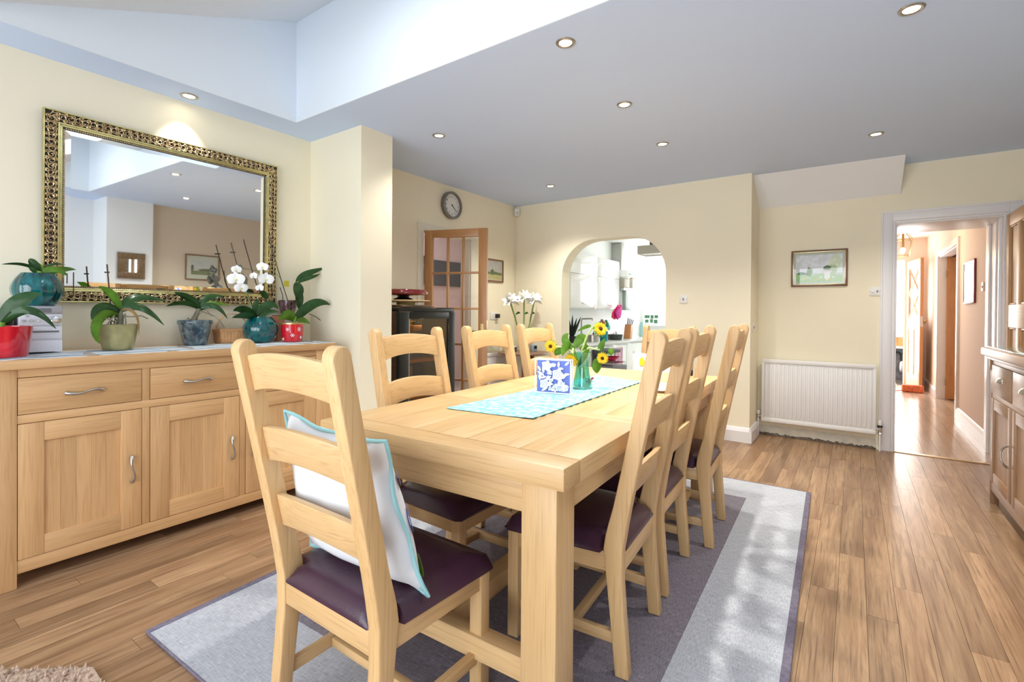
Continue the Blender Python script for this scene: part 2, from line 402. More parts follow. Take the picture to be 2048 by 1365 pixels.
# sloping roof with two roof windows
def slz(y): return ZT-(VY1-y)*(ZT-CZ-0.01)/(VY1-VY0)
mb = MB()
WX = [(-2.15, -1.35), (-0.45, 0.35)]; wy0, wy1 = 0.62, 1.42
def slab(xa, xb, ya, yb):
    mb.add([(xa,ya,slz(ya)),(xb,ya,slz(ya)),(xb,yb,slz(yb)),(xa,yb,slz(yb)),(xa,ya,slz(ya)+.1),(xb,ya,slz(ya)+.1),(xb,yb,slz(yb)+.1),(xa,yb,slz(yb)+.1)],
           [(0,3,2,1),(4,5,6,7),(0,1,5,4),(1,2,6,5),(2,3,7,6),(3,0,4,7)])
xs = [VX0-0.08, WX[0][0], WX[0][1], WX[1][0], WX[1][1], VX1+0.08]
for i in range(5):
    if i in (1, 3):
        slab(xs[i], xs[i+1], VY0, wy0); slab(xs[i], xs[i+1], wy1, VY1)
    else: slab(xs[i], xs[i+1], VY0, VY1)
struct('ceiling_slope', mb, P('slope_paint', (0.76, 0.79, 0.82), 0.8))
for k, (a, b) in enumerate(WX):
    mb = MB()
    for (xa, xb, ya, yb) in ((a-.03, b+.03, wy0-.03, wy0+.02), (a-.03, b+.03, wy1-.02, wy1+.03), (a-.03, a+.02, wy0, wy1), (b-.02, b+.03, wy0, wy1)):
        z0, z1 = slz(ya), slz(yb)
        mb.add([(xa,ya,z0-.015),(xb,ya,z0-.015),(xb,yb,z1-.015),(xa,yb,z1-.015),(xa,ya,z0+.11),(xb,ya,z0+.11),(xb,yb,z1+.11),(xa,yb,z1+.11)],
               [(0,3,2,1),(4,5,6,7),(0,1,5,4),(1,2,6,5),(2,3,7,6),(3,0,4,7)])
    wv = struct('window_%d' % (k+2), mb, trimw)

# ---- walls
def wall(name, mat, *boxes):
    mb = MB()
    for b in boxes: mb.box(*b)
    return struct(name, mb, mat)
DLy0, DLy1, DLz = 3.30, 4.00, 1.955       # glazed-door opening in the left wall
wall('wall_left', wallm, (XL-.12, YF-.1, 0, XL, DLy0, CZ), (XL-.12, DLy1, 0, XL, YB+.2, CZ), (XL-.12, DLy0, DLz, XL, DLy1, CZ))
wall('wall_left_pier', wallm, (XL, 2.13, 0, -2.78, 2.405, CZ))
# back wall with the arch
AX0, AX1, AZ, AR = -2.735, -1.545, 1.985, 0.40
mb = MB(); n = 10
prof = [(AX0, 0.0), (AX0, AZ-AR)]
prof += [(AX0+AR-AR*math.cos(a), AZ-AR+AR*math.sin(a)) for a in [PI/2*i/n for i in range(1, n+1)]]
prof += [(AX1-AR+AR*math.sin(a), AZ-AR+AR*math.cos(a)) for a in [PI/2*i/n for i in range(0, n+1)]]
prof += [(AX1, 0.0)]
outer = []
for (px_, pz_) in prof:
    if px_ <= AX0+1e-6: outer.append((XL-.1, pz_))
    elif px_ >= AX1-1e-6: outer.append((-0.77, pz_))
    else: outer.append((px_, CZ))
# extra corner fans
m_ = len(prof); yb0, yb1 = YB, YB+0.19
vs = []
for (a, b) in prof: vs += [(a, yb0, b), (a, yb1, b)]
for (a, b) in outer: vs += [(a, yb0, b), (a, yb1, b)]
fs = []
for i in range(m_-1):
    a, b = 2*i, 2*(i+1); c, d = 2*m_+2*i, 2*m_+2*(i+1)
    fs.append((a, b, b+1, a+1)); fs.append((c, c+1, d+1, d))
    fs.append((a, c, d, b)); fs.append((a+1, b+1, d+1, c+1))
mb.add(vs, fs)
# fill the two top corners left open by the fan
i1 = 1; i2 = 2
for (xc, pa, pb) in ((XL-.1, outer[1], outer[2]), (-0.77, outer[m_-3], outer[m_-2])):
    pass
mb.add([(XL-.1, yb0, AZ-AR), (XL-.1, yb0, CZ), (outer[2][0], yb0, CZ), (XL-.1, yb1, AZ-AR), (XL-.1, yb1, CZ), (outer[2][0], yb1, CZ)], [(0,1,2),(5,4,3),(0,3,4,1),(1,4,5,2)])
q = outer[m_-3]
mb.add([(-0.77, yb0, AZ-AR), (-0.77, yb0, CZ), (q[0], yb0, CZ), (-0.77, yb1, AZ-AR), (-0.77, yb1, CZ), (q[0], yb1, CZ)], [(0,2,1),(3,4,5),(0,1,4,3),(1,2,5,4)])
wb = struct('wall_back', mb, wallm)
wall('wall_return', wallm, (-0.90, YB+0.191, 0, -0.77, YR+.12, CZ))
wall('wall_hall', wallm, (-0.77, YR, 0, 0.285, YR+.12, CZ), (0.96, YR, 0, 1.3, YR+.12, CZ), (0.285, YR, 1.965, 0.96, YR+.12, CZ))
wall('wall_right', P('shaded_beige', (0.62, 0.52, 0.41), 0.85), (XR, 2.57, 0, XR+.12, YR, CZ))  # shade on this beige wall is put into its darker colour
wall('wall_right_pier', wallw, (1.08, 2.07, 0, 1.72, 2.57, CZ))
wall('wall_right_near', wallw, (1.6, YF-.1, 0, 1.72, 2.07, CZ))
# front wall with wide garden doors
GX0, GX1, GZ = -3.0, 1.0, 2.2
wall('wall_front', wallm, (XL-.1, YF-.12, 0, GX0, YF, CZ), (GX1, YF-.12, 0, 1.72, YF, CZ), (GX0, YF-.12, GZ, GX1, YF, CZ))
gd = struct('window_1', MB().box(GX0, YF-.1, 0, GX1, YF-.02, 0.05).box(GX0, YF-.1, GZ-.05, GX1, YF-.02, GZ), trimw)
for i in range(5):
    xx = GX0+i*(GX1-GX0)/4
    MB().box(xx-.035 if i else xx, YF-.1, 0.05, xx+.035 if i < 4 else xx, YF-.02, GZ-.05).build('window_frame', trimw, gd)
# soffit under the stairs (white wedge)
struct('trim_1', MB().add([(-0.77,4.955,CZ),(0.325,4.975,CZ),(-0.77,YR,2.208),(0.315,YR,2.214),(-0.77,YR,CZ),(0.325,YR,CZ)],
       [(0,1,3,2),(1,5,3),(0,2,4),(0,4,5,1),(2,3,5,4)]), P('soffit_paint', (0.84, 0.87, 0.90), 0.8))
# skirting round the pier of the back wall
sk = [(0, 0), (0.022, 0), (0.022, 0.10), (0.010, 0.13), (0, 0.135)]
mb = MB(); mb.prism([(YB-a, b) for a, b in sk], 'x', AX1+0.02, -0.7705)
struct('baseboard_back', mb, trimw)
mb = MB(); mb.prism([(-0.77+a, b) for a, b in sk], 'y', YB-0.022, YR)
struct('baseboard_return', mb, trimw)
mb = MB(); mb.prism([(XL+a, b) for a, b in sk], 'y', YF, 2.13); mb.prism([(XL+a, b) for a, b in sk], 'y', 4.08, YB)
struct('baseboard_left', mb, trimw)
# strip of bare plaster low on the radiator wall
mb = MB(); random.seed(3)
top = [(-0.76+i*0.0385, 0.095+random.uniform(-.006, .006)) for i in range(25)]
mb.prism([(0.17, 0.0), (-0.765, 0.0)]+top, 'y', YR-0.004, YR+0.001)
tr2 = struct('trim_2', mb, plaster)
mb = MB(); mb.prism([(0.17, 0.0), (-0.765, 0.0)]+[(-0.76+i*0.0155, 0.012+random.uniform(0, .016)) for i in range(61)], 'y', YR-0.006, YR-0.003)
mb.build('broken_edge', P('dark_rubble', (0.16, 0.13, 0.10), 0.95, var=.5, vscale=60, bump=1, bscale=80), tr2)
# ---- doorway to the hall: architrave, lining
mb = MB()
def arch_strip(a0, a1, d):   # stepped architrave, offsets from the opening
    mb.box(0.285-a1, YR-d, 0, 0.285-a0, YR, 1.965+a1)
    mb.box(0.285-a0, YR-d, 1.965+a0, 0.96+a0, YR, 1.965+a1)
    mb.box(0.96+a0, YR-d, 0, 0.96+a1, YR, 1.965+a1)
arch_strip(0.0, 0.02, .008); arch_strip(0.02, 0.085, .018); arch_strip(0.085, 0.1, .024)
struct('trim_3', mb, trimw, 0.002)
mb = MB(); mb.box(0.285, YR, 0, 0.297, YR+.5, 1.965); mb.box(0.948, YR, 0, 0.96, YR+.62, 1.965); mb.box(0.297, YR, 1.953, 0.948, YR+.62, 1.965)
mb.box(0.935, YR+.06, 0, 0.948, YR+.10, 1.953); mb.box(0.94, YR+.2, 0, 0.948, YR+.26, 1.953); mb.box(0.936, YR+.42, 0, 0.948, YR+.50, 1.953)
struct('trim_4', mb, trimw, 0.002)

# ---- hall beyond
HX = 0.975
wall('wall_hall_right', pinkm, (HX, YR+.62, 0, HX+.12, 7.50, CZ), (.96, YR+.12, 0, HX+.12, YR+.62, CZ), (HX, 9.05, 0, HX+.12, 10.5, CZ), (HX, 7.50, 2.0, HX+.12, 9.05, CZ))
wall('wall_hall_left', pinkm, (-0.22, YR+.12, 0, -0.12, 10.5, CZ))
wall('wall_hall_end', pinkm, (-0.22, 10.5, 0, -0.12, 10.6, CZ), (0.69, 10.5, 0, HX+.12, 10.6, CZ), (-0.12, 10.5, 2.1, 0.69, 10.6, CZ))
wall('wall_hall_room', pinkm, (1.8, 7.0, 0, 1.9, 9.6, CZ), (HX+.12, 6.9, 0, 1.9, 7.0, CZ), (HX+.12, 9.6, 0, 1.9, 9.7, CZ))
wall('ceiling_hall', P('hall_ceiling', (0.88, 0.84, 0.78), 0.8), (-0.22, YR+.12, CZ, 1.9, 10.6, CZ+.1))
mb = MB(); mb.prism([(HX-a, b) for a, b in sk], 'y', YR+.62, 7.42); mb.prism([(HX-a, b) for a, b in sk], 'y', 9.13, 10.5)
struct('baseboard_hall', mb, trimw)
mb = MB()
mb.box(HX-.02, 7.42, 0, HX, 7.50, 2.08); mb.box(HX-.02, 9.05, 0, HX, 9.13, 2.08); mb.box(HX-.02, 7.5, 2.0, HX, 9.05, 2.08)
mb.box(HX, 7.50, 0, HX+.12, 7.515, 2.0); mb.box(HX, 9.035, 0, HX+.12, 9.05, 2.0); mb.box(HX, 7.515, 1.985, HX+.12, 9.035, 2.0)
struct('trim_5', mb, trimw, 0.002)
d5 = struct('door_5', MB().box(HX+.075, 8.99, 0.01, HX+.66, 9.03, 1.98), gdo['z'], 0.003)
for z in (0.25, 1.75): MB().box(HX+.068, 8.985, z-.045, HX+.076, 9.033, z+.045).build('hinge', brass, d5)

# ---- kitchen and study shells
wall('wall_kitchen_left', kitm, (-3.27, YB+.20, 0, -3.15, 8.7, CZ))
KW0, KW1 = -2.98, -0.9
wall('wall_kitchen_far', kitm, (-3.27, 8.5, 0, KW0, 8.62, CZ), (KW1, 8.5, 0, -0.3, 8.62, CZ), (KW0, 8.5, 0, KW1, 8.62, 0.95), (KW0, 8.5, 2.2, KW1, 8.62, CZ))
wall('wall_kitchen_right', kitm, (-0.42, YB+.45, 0, -0.3, 8.6, CZ))
wall('ceiling_kitchen', kitm, (-3.3, YB+.19, 2.28, -0.9, 8.7, 2.4), (-0.9, YR+.12, 2.28, -0.3, 8.7, 2.4))
kw = struct('window_4', MB().box(KW0, 8.52, .95, KW1, 8.58, 1.0).box(KW0, 8.52, 2.15, KW1, 8.58, 2.2).box(KW0, 8.52, 1.0, KW0+.05, 8.58, 2.15).box(KW1-.05, 8.52, 1.0, KW1, 8.58, 2.15), trimw)
for xx in (-2.3, -1.6): MB().box(xx-.025, 8.52, 1.0, xx+.025, 8.58, 2.15).build('window_bar', trimw, kw)
wall('wall_study', P('study_paint', (0.80, 0.60, 0.52), 0.8), (-5.6, 2.5, 0, -5.5, 6.6, CZ), (-5.5, 6.5, 0, XL-.12, 6.6, CZ), (-5.5, 2.5, 0, XL-.12, 2.6, CZ))
sdk = P('dark_grey_beam', (0.10, 0.10, 0.10), .7)
wall('wall_study_beam', sdk, (-5.5, 4.2, 1.60, -5.44, 6.4, 2.0)); struct('trim_7', MB().box(-5.5, 4.95, 0, -5.44, 5.07, 1.60), gdo['z'], .003)
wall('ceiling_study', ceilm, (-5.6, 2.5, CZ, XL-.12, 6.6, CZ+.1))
# architrave of the glazed-door opening
mb = MB()
mb.box(XL, DLy0-.07, 0, XL+.018, DLy0, DLz+.07); mb.box(XL, DLy1, 0, XL+.018, DLy1+.07, DLz+.07); mb.box(XL, DLy0, DLz, XL+.018, DLy1, DLz+.07)
mb.box(XL-.12, DLy0, 0, XL, DLy0+.012, DLz); mb.box(XL-.12, DLy1-.012, 0, XL, DLy1, DLz); mb.box(XL-.12, DLy0, DLz-.012, XL, DLy1, DLz)
struct('trim_6', mb, P('cream_trim', (0.78, 0.74, 0.62), 0.5), 0.002)

# ================================================================== RUG
RA = math.radians(1.8)
rug = thing('area_rug', 'large grey rug with dark centre and pale border under the dining table', 'rug', (-2.095, 0.676, 0.0), RA)
RW, RL, RI = 1.97, 2.98, 0.34
mb = MB(); mb.box(RI, RI, 0.001, RW-RI, RL-RI, 0.0105); mb.build('centre_field', rugd, rug)
mb = MB()
mb.box(0.025, 0.0, 0.001, RI-.001, RL, 0.010); mb.box(RW-RI+.001, 0, 0.001, RW-.025, RL, 0.010)
mb.box(RI-.001, 0.0, 0.001, RW-RI+.001, RI-.001, 0.010); mb.box(RI-.001, RL-RI+.001, 0.001, RW-RI+.001, RL, 0.010)
mb.build('border', rugl, rug)
for nme, b in (('binding', (-.002, -.004, 0.001, 0.0255, RL+.004, 0.013)), ('binding', (RW-.0255, -.004, 0.001, RW+.002, RL+.004, 0.013)),
               ('binding', (.026, -.006, 0.001, RW-.026, 0.0, 0.012)), ('binding', (.026, RL, 0.001, RW-.026, RL+.006, 0.012))):
    bx(nme, rugb, b, rug, 0.003)
# fluffy mat corner bottom left
random.seed(5)
mb = MB(); mb.prism([(-2.02, 0.505), (-1.86, 0.50), (-1.62, -0.05), (-2.5, -0.05), (-2.28, 0.30)], 'z', 0.001, 0.012)
mat_ = mb.build('doormat', fluffy, None, 0.004); tag(mat_, 'beige shaggy mat corner on the floor at the lower left', 'mat')
mb = MB()
for k in range(2600):
    u, v = random.random(), random.random()
    x_, y_ = -2.44+u*0.80, -0.03+v*0.525
    if y_ > 0.50 or (x_ < -2.28 and y_ > -0.05+(x_+2.5)/0.22*0.35) or (x_ >= -2.28 and x_ < -2.02 and y_ > 0.30+(x_+2.28)/0.26*0.2) or x_ > -1.86+(0.5-y_)*0.43: continue
    a = random.random()*6.28; q = 0.006
    dx, dy = random.uniform(-.008, .008), random.uniform(-.008, .008)
    mb.add([(x_+q*math.cos(a), y_+q*math.sin(a), .011), (x_-q*math.cos(a), y_-q*math.sin(a), .011), (x_+dx, y_+dy, .026)], [(0, 1, 2)])
pl = mb.build('pile', fluffy, mat_, calc=False); pl['kind'] = 'stuff'

# ================================================================== DINING TABLE
TA = math.radians(2.2); ct, st_ = math.cos(TA), math.sin(TA)
tc_ = Vector((-0.6, 1.086, 0))+Vector((ct*-0.5-st_*1.1, st_*-0.5+ct*1.1, 0))
FZ = 0.0108      # top of the rug
table = thing('dining_table', 'long pale oak dining table with thick top and square legs', 'table', tc_, TA)
TZ0, TZ1 = 0.718, 0.78
def tb(name, m, b, bev=0.003): return bx(name, m, b, table, bev)
MB().box(-.5, -1.1, TZ0, .5, -1.0, TZ1).build('end_board', oak['x'], table, 0.006)
MB().box(-.5, 1.0, TZ0, .5, 1.1, TZ1).build('end_board', oak['x'], table, 0.006)
def boards(y0, y1, cuts=(-.5, -.31, -.12, .10, .30, .5)):
    for a, b in zip(cuts, cuts[1:]):
        MB().box(a+.0003, y0+.0003, TZ0, b-.0003, y1-.0003, TZ1-.0003).build('top_board', oak['y'], table, 0.0012)
boards(-1.0, -.5); boards(-.41, .09, (-.5, -.28, -.08, .14, .33, .5)); boards(.18, 1.0)
for a in (-.5, .09): MB().box(-.5, a, TZ0, .5, a+.09, TZ1).build('cross_rail', oak['x'], table, 0.0012)
LW = 0.112
for sx in (-1, 1):
    for sy in (-1, 1):
        x0, y0 = sx*(.5-.038), sy*(1.1-.034)
        tb('leg', oak['z'], (x0, y0, FZ, x0-sx*LW, y0-sy*LW, TZ0), 0.006)
AZ0 = 0.62
for sy in (-1, 1): tb('apron', oak['x'], (-.5+.038+LW, sy*(1.1-.045), AZ0, .5-.038-LW, sy*(1.1-.07), TZ0))
for sx in (-1, 1): tb('apron', oak['y'], (sx*(.5-.048), -1.1+.034+LW, AZ0, sx*(.5-.073), 1.1-.034-LW, TZ0))
for sy in (-1, 1): tb('stretcher', oak['x'], (-.5+.038+LW, sy*(1.1-.06), .125, .5-.038-LW, sy*(1.1-.12), .195))
tb('stretcher', oak['y'], (-.035, -.98, .125, .035, .98, .19))

# ================================================================== CHAIRS
CW = 0.214
def stile_c(z):
    pts = [(0, 0), (.30, -.028), (.40, -.033), (.46, -.024), (.52, -.010), (1.11, .111)]
    for (a, p), (b, q) in zip(pts, pts[1:]):
        if z <= b: return p+(q-p)*(z-a)/(b-a)
    return .111
def make_chair():
    t = thing('dining_chair', '', 'chair')
    # rear legs that run up into the stiles
    zs = [0, .2, .30, .36, .40, .44, .48, .54, .7, .9, 1.075]
    def dep(z): return 0.044+0.012*math.exp(-((z-.42)/.09)**2)+(0.008 if z > .45 else 0.008*max(0, z)/.45)
    fr = [(-(stile_c(z))+dep(z)/2, z) for z in zs]; bk = [(-(stile_c(z))-dep(z)/2, z) for z in zs]
    cy, cz, r = -stile_c(1.075), 1.075, dep(1.075)/2
    cap = [(cy+r*math.cos(a), cz+r*math.sin(a)*1.25) for a in [PI*i/8 for i in range(1, 8)]]
    poly = fr+cap+bk[::-1]
    for sx in (-1, 1):
        MB().prism(poly, 'x', sx*CW, sx*(CW-.041)).build('rear_leg', oak['z'], t, 0.0045, seg=3)
    # three arched slats
    wi = CW-.041
    for (z0, z1) in ((.962, 1.062), (.758, .858), (.558, .655)):
        def pos(u, v, front):
            xx = -wi+2*wi*u; s_ = 1-(xx/wi)**2
            z = z0+(z1-z0)*v + (.016 if v > .5 else .022)*s_
            y = -stile_c(z)+(.010 if front else -.010)-.016*s_+0.004
            return (xx, y, z)
        mb = MB(); n_ = 12
        vs = []; fs = []
        for i in range(n_+1):
            for (v, f_) in ((0, True), (1, True), (1, False), (0, False)): vs.append(pos(i/n_, v, f_))
        for i in range(n_):
            for k in range(4): fs.append((4*i+k, 4*i+(k+1) % 4, 4*(i+1)+(k+1) % 4, 4*(i+1)+k))
        fs += [(3, 2, 1, 0), (4*n_, 4*n_+1, 4*n_+2, 4*n_+3)]
        mb.add(vs, fs).build('slat', oak['x'], t, 0.003)
    # front legs and rails
    FX = .222; FY = .380
    for sx in (-1, 1):
        mb = MB(); mb.box(sx*FX, FY, 0, sx*(FX-.042), FY+.042, .388); mb.build('front_leg', oak['z'], t, 0.003)
    for sx in (-1, 1):
        a, b = sx*(CW-.008), sx*(FX-.006)
        MB().add([(a,.045,.325),(a-sx*.022,.045,.325),(b-sx*.022,FY,.325),(b,FY,.325),(a,.045,.388),(a-sx*.022,.045,.388),(b-sx*.022,FY,.388),(b,FY,.388)],
                 [(0,1,2,3),(4,5,6,7),(0,4,5,1),(1,5,6,2),(2,6,7,3),(3,7,4,0)]).build('side_rail', oak['y'], t, 0.002)
    MB().box(-FX+.042, FY+.008, .325, FX-.042, FY+.03, .388).build('front_rail', oak['x'], t, 0.002)
    MB().box(-CW+.041, .006, .322, CW-.041, .030, .388).build('rear_rail', oak['x'], t, 0.002)
    for sx in (-1, 1):
        a, b = sx*(CW-.012), sx*(FX-.014)
        z0, z1 = .095, .132
        MB().add([(a,.022,z0),(a-sx*.020,.022,z0),(b-sx*.020,FY,z0),(b,FY,z0),(a,.022,z1),(a-sx*.020,.022,z1),(b-sx*.020,FY,z1),(b,FY,z1)],
                 [(0,1,2,3),(4,5,6,7),(0,4,5,1),(1,5,6,2),(2,6,7,3),(3,7,4,0)]).build('side_stretcher', oak['y'], t, 0.002)
    MB().box(-CW+.032, .165, .10, CW-.032, .19, .128).build('cross_stretcher', oak['x'], t, 0.002)
    # padded seat
    ys = [.004, .010, .030, .062, .075, .10, .17, .24, .31, .37, .410, .427, .433]
    def hw(y):
        if y < .064: return CW-.043
        return CW+.010+(y-.064)/.37*.020
    N = 14; vs = []; fs = []
    y0_, y1_ = ys[0], ys[-1]
    for y in ys:
        h = hw(y)
        for i in range(N+1):
            u = -1+2*i/N; u = math.copysign(abs(u)**.72, u)
            ex = 1-abs(u); ey = min(y-y0_, y1_-y)
            hh = h
            if y > .409: hh = h-(y-.409)**1.1*.9
            d = min(ex*h, ey)
            z = .392+.046*(1-math.exp(-d/.014))+.010*(1-u*u)*math.sin(PI*(y-y0_)/(y1_-y0_))
            vs.append((u*hh, y, z))
    M_ = len(ys)
    top = len(vs)
    for y in ys:
        h = hw(y)
        if y > .409: h -= (y-.409)**1.1*.9
        for i in range(N+1):
            u = -1+2*i/N; u = math.copysign(abs(u)**.72, u); vs.append((u*(h-.004), y, .386))
    for j in range(M_-1):
        for i in range(N):
            a = j*(N+1)+i
            fs.append((a, a+1, a+N+2, a+N+1)); fs.append((top+a, top+a+N+1, top+a+N+2, top+a+1))
    for j in range(M_-1):
        for i in (0, N):
            a = j*(N+1)+i; q = (a, a+N+1, top+a+N+1, top+a); fs.append(q if i == 0 else q[::-1])
    for i in range(N):
        for j in (0, M_-1):
            a = j*(N+1)+i; q = (a, top+a, top+a+1, a+1); fs.append(q if j == 0 else q[::-1])
    MB().add(vs, fs).build('seat', lthr, t, smooth=50)
    return t
chair = make_chair()
CG = 'oak ladder-back chairs around the dining table'
chairs = [
 ((-1.154, .765), 0.0, (1.08, 1, .985), 'nearest oak ladder-back chair, turned away, holding a white cushion'),
 ((-.61, 1.675), 94.1, (1, 1, 1.005), 'oak ladder-back chair on the right side, nearest the front table leg'),
 ((-.646, 2.201), 92.9, (1.0, 1, 1.005), 'middle oak ladder-back chair in the row along the right side of the table'),
 ((-.592, 2.745), 93.6, (1.0, 1, 1.005), 'oak ladder-back chair on the right side, nearest the white radiator'),
 ((-1.628, 1.60), 270.0, (1.0, 1, .985), 'oak ladder-back chair on the left side, in front of the wine cooler'),
 ((-1.658, 2.25), 271.0, (1.0, 1, .985), 'middle oak ladder-back chair on the left side, before the glazed pine door'),
 ((-1.69, 2.83), 272.0, (1.0, 1, .985), 'oak ladder-back chair on the left side, nearest the round side table'),
 ((-1.24, 3.86), 180.0, (.97, 1, .975), 'oak ladder-back chair at the far end of the table, facing the camera before the arch'),
]
for i, (p, rz, sc, lab) in enumerate(chairs):
    o = chair if i == 0 else copy_tree(chair)
    on = p[1] < 3.65
    o.location = (p[0], p[1], FZ+.0005 if on else .0005); o.rotation_euler = (0, 0, math.radians(rz)); o.scale = sc
    o['label'] = lab; o['group'] = CG
    if not on: o.rotation_euler = (math.asin(.0118/.40), 0, math.radians(rz)); o.location.z = .0006

# ---- cushions
def cushion(name, c, thick, mat, parent=None, n=14, pinch=0.10):
    """c: corners bl, br, tr, tl"""
    bl, br, tr, tl = [Vector(p) for p in c]
    nrm = (br-bl).cross(tl-bl).normalized(); cen = (bl+br+tr+tl)/4
    vs = []; fs = []; rim = []
    def base(u, v):
        # edges curve inwards between the corners
        uu_, vv_ = u, v
        k = pinch
        uu_ = u+(0.5-u)*k*4*v*(1-v)*abs(2*u-1)**2
        vv_ = v+(0.5-v)*k*4*u*(1-u)*abs(2*v-1)**2
        return bl*(1-uu_)*(1-vv_)+br*uu_*(1-vv_)+tr*uu_*vv_+tl*(1-uu_)*vv_
    for side in (1, -1):
        for i in range(n+1):
            for j in range(n+1):
                u, v = i/n, j/n
                h = (max(0, math.sin(PI*u))**.45)*(max(0, math.sin(PI*v))**.45)
                p = base(u, v)+nrm*side*(thick/2)*h + nrm*0.010*noise.noise(Vector((u*5, v*5, side*3)))*h
                vs.append(p)
    o_ = (n+1)**2
    for i in range(n):
        for j in range(n):
            a = i*(n+1)+j
            fs.append((a, a+n+1, a+n+2, a+1)); fs.append((o_+a, o_+a+1, o_+a+n+2, o_+a+n+1))
    ring = [base(i/n, 0) for i in range(n+1)]+[base(1, j/n) for j in range(1, n+1)]+[base(1-i/n, 1) for i in range(1, n+1)]+[base(0, 1-j/n) for j in range(1, n+1)]
    return MB().add(vs, fs), ring, base, nrm
cc = [(-1.405, .893, .434), (-.905, .912, .434), (-.962, .815, .852), (-1.425, .815, .872)]
mb, ring, base, nrm = cushion('cushion', cc, .165, linen)
cu1 = mb.build('cushion', linen, None, smooth=80, weld=True)
tag(cu1, 'white cushion with aqua piping propped on the nearest chair seat', 'cushion')
wig = [p+nrm*0.005*math.sin(i*.9) for i, p in enumerate(ring)]
MB().tube(wig, .0055, 8).build('piping', aqua, cu1, smooth=60)
# printed leaves on its far side
def far_face(u, v):
    h = (math.sin(PI*u)**.45)*(math.sin(PI*v)**.45); n_ = nrm if nrm.y > 0 else -nrm
    return base(u, v)+n_*(.0825*h+.006)
for (u, v, m, ru, rv) in ((.93, .12, leafl, .035, .07), (.93, .42, bluem, .035, .09), (.94, .70, bluem, .025, .05), (.5, .5, bluem, .10, .14), (.28, .72, leafl, .08, .10), (.65, .78, pety, .08, .07), (.3, .3, leafl, .12, .06)):
    pts_ = [far_face(u, v)]+[far_face(min(.985, max(.015, u+ru*math.cos(2*PI*i/16))), min(.985, max(.015, v+rv*math.sin(2*PI*i/16)))) for i in range(16)]
    MB().add(pts_, [(0, 1+i, 1+(i+1) % 16) for i in range(16)]).build('printed_leaf', m, cu1, smooth=60, solid=.0008)
# cushion / patterned cloth on the end chair
cc = [(-1.47, 3.63, .455), (-1.01, 3.63, .455), (-1.045, 3.74, .875), (-1.45, 3.74, .875)]
mb, ring, base, nrm = cushion('cushion', cc, .11, linen)
cu2 = mb.build('cushion', P('cream_print_ground', (0.82, 0.78, 0.76), 0.85), None, smooth=80, weld=True)
tag(cu2, 'pale cushion printed with yellow lemons on the chair at the far end', 'cushion')
def patch(cx, cz, rx, rz, rot, mat, name, y, parent, bulge):
    vs = [(0, 0, 0)]; n_ = 16
    for i in range(n_):
        a = 2*PI*i/n_; xx, zz = rx*math.cos(a), rz*math.sin(a)*(1-.25*math.cos(a))
        vs.append((xx*math.cos(rot)-zz*math.sin(rot), 0, xx*math.sin(rot)+zz*math.cos(rot)))
    pts = []
    for v in vs:
        u_ = (cx+v[0]-(-1.46))/.44; w_ = (cz+v[2]-.455)/.42
        u_ = min(max(u_, .02), .98); w_ = min(max(w_, .02), .98)
        h = (math.sin(PI*u_)**.55)*(math.sin(PI*w_)**.55)
        pts.append((cx+v[0], 3.63+.11*w_-.055*h-.008, cz+v[2]))
    mb = MB().add(pts, [(0, 1+i, 1+(i+1) % n_) for i in range(n_)])
    return mb.build(name, mat, parent, smooth=60, solid=.001)
random.seed(11)
for (cx, cz, rx, rz_, rot, m) in ((-1.35, .80, .034, .022, 1.9, pety), (-1.24, .825, .03, .014, -.2, leafl), (-1.37, .70, .03, .016, .6, tealm), (-1.20, .72, .033, .021, 1.2, pety),
                       (-1.10, .79, .033, .02, .3, pety), (-1.13, .66, .03, .014, 1.5, leafl), (-1.28, .60, .03, .02, .2, pety), (-1.27, .845, .028, .012, .1, pety)):
    patch(cx, cz, rx, rz_, rot, m, 'printed_fruit', 0, cu2, 0)

# ================================================================== SIDEBOARD
SX = -2.865; SY0, SY1 = .36, 1.965; SBK = -3.365
sb = thing('sideboard', 'long oak sideboard with three drawers and three doors below the mirror', 'sideboard', (-3.1, 1.16, 0))
L = Vector((-3.1, 1.16, 0))
def sbx(name, m, b, bev=.002, parent=None): 
    return bx(name, m, (b[0]+3.1, b[1]-1.16, b[2], b[3]+3.1, b[4]-1.16, b[5]), parent or sb, bev)
sbx('top', sbo['y'], (SBK, SY0-.02, .925, SX+.022, SY1+.02, .965), .004)
posts = [(SY0, .465), (1.85, SY1)]
for a, b in posts:
    sbx('post', sbo['z'], (SX-.045, a, 0, SX+.003, b, .925)); sbx('post', sbo['z'], (SBK, a, 0, SBK+.05, b, .925))
    y = a+.01 if a < 1 else b-.03
    sbx('end_panel', sbo['z'], (SBK+.05, y, .062, SX-.045, y+.02, .925))
sbx('rail', sbo['y'], (SX-.03, .465, .888, SX, 1.85, .925)); sbx('rail', sbo['y'], (SX-.03, .465, .693, SX, 1.85, .730))
sbx('rail', sbo['y'], (SX-.03, .465, .061, SX, 1.85, .116))
for y in (.902, 1.367): sbx('mullion', sbo['z'], (SX-.03, y, .116, SX-.0005, y+.033, .693)); sbx('mullion', sbo['z'], (SX-.03, y, .730, SX-.0005, y+.033, .888))
sbx('carcass_floor', sbo['y'], (SBK+.01, .40, .075, SX-.031, 1.92, .095)); sbx('back_panel', sbo['y'], (SBK, .40, .08, SBK+.008, 1.92, .92))
bays = [(.465, .902), (.935, 1.367), (1.400, 1.85)]
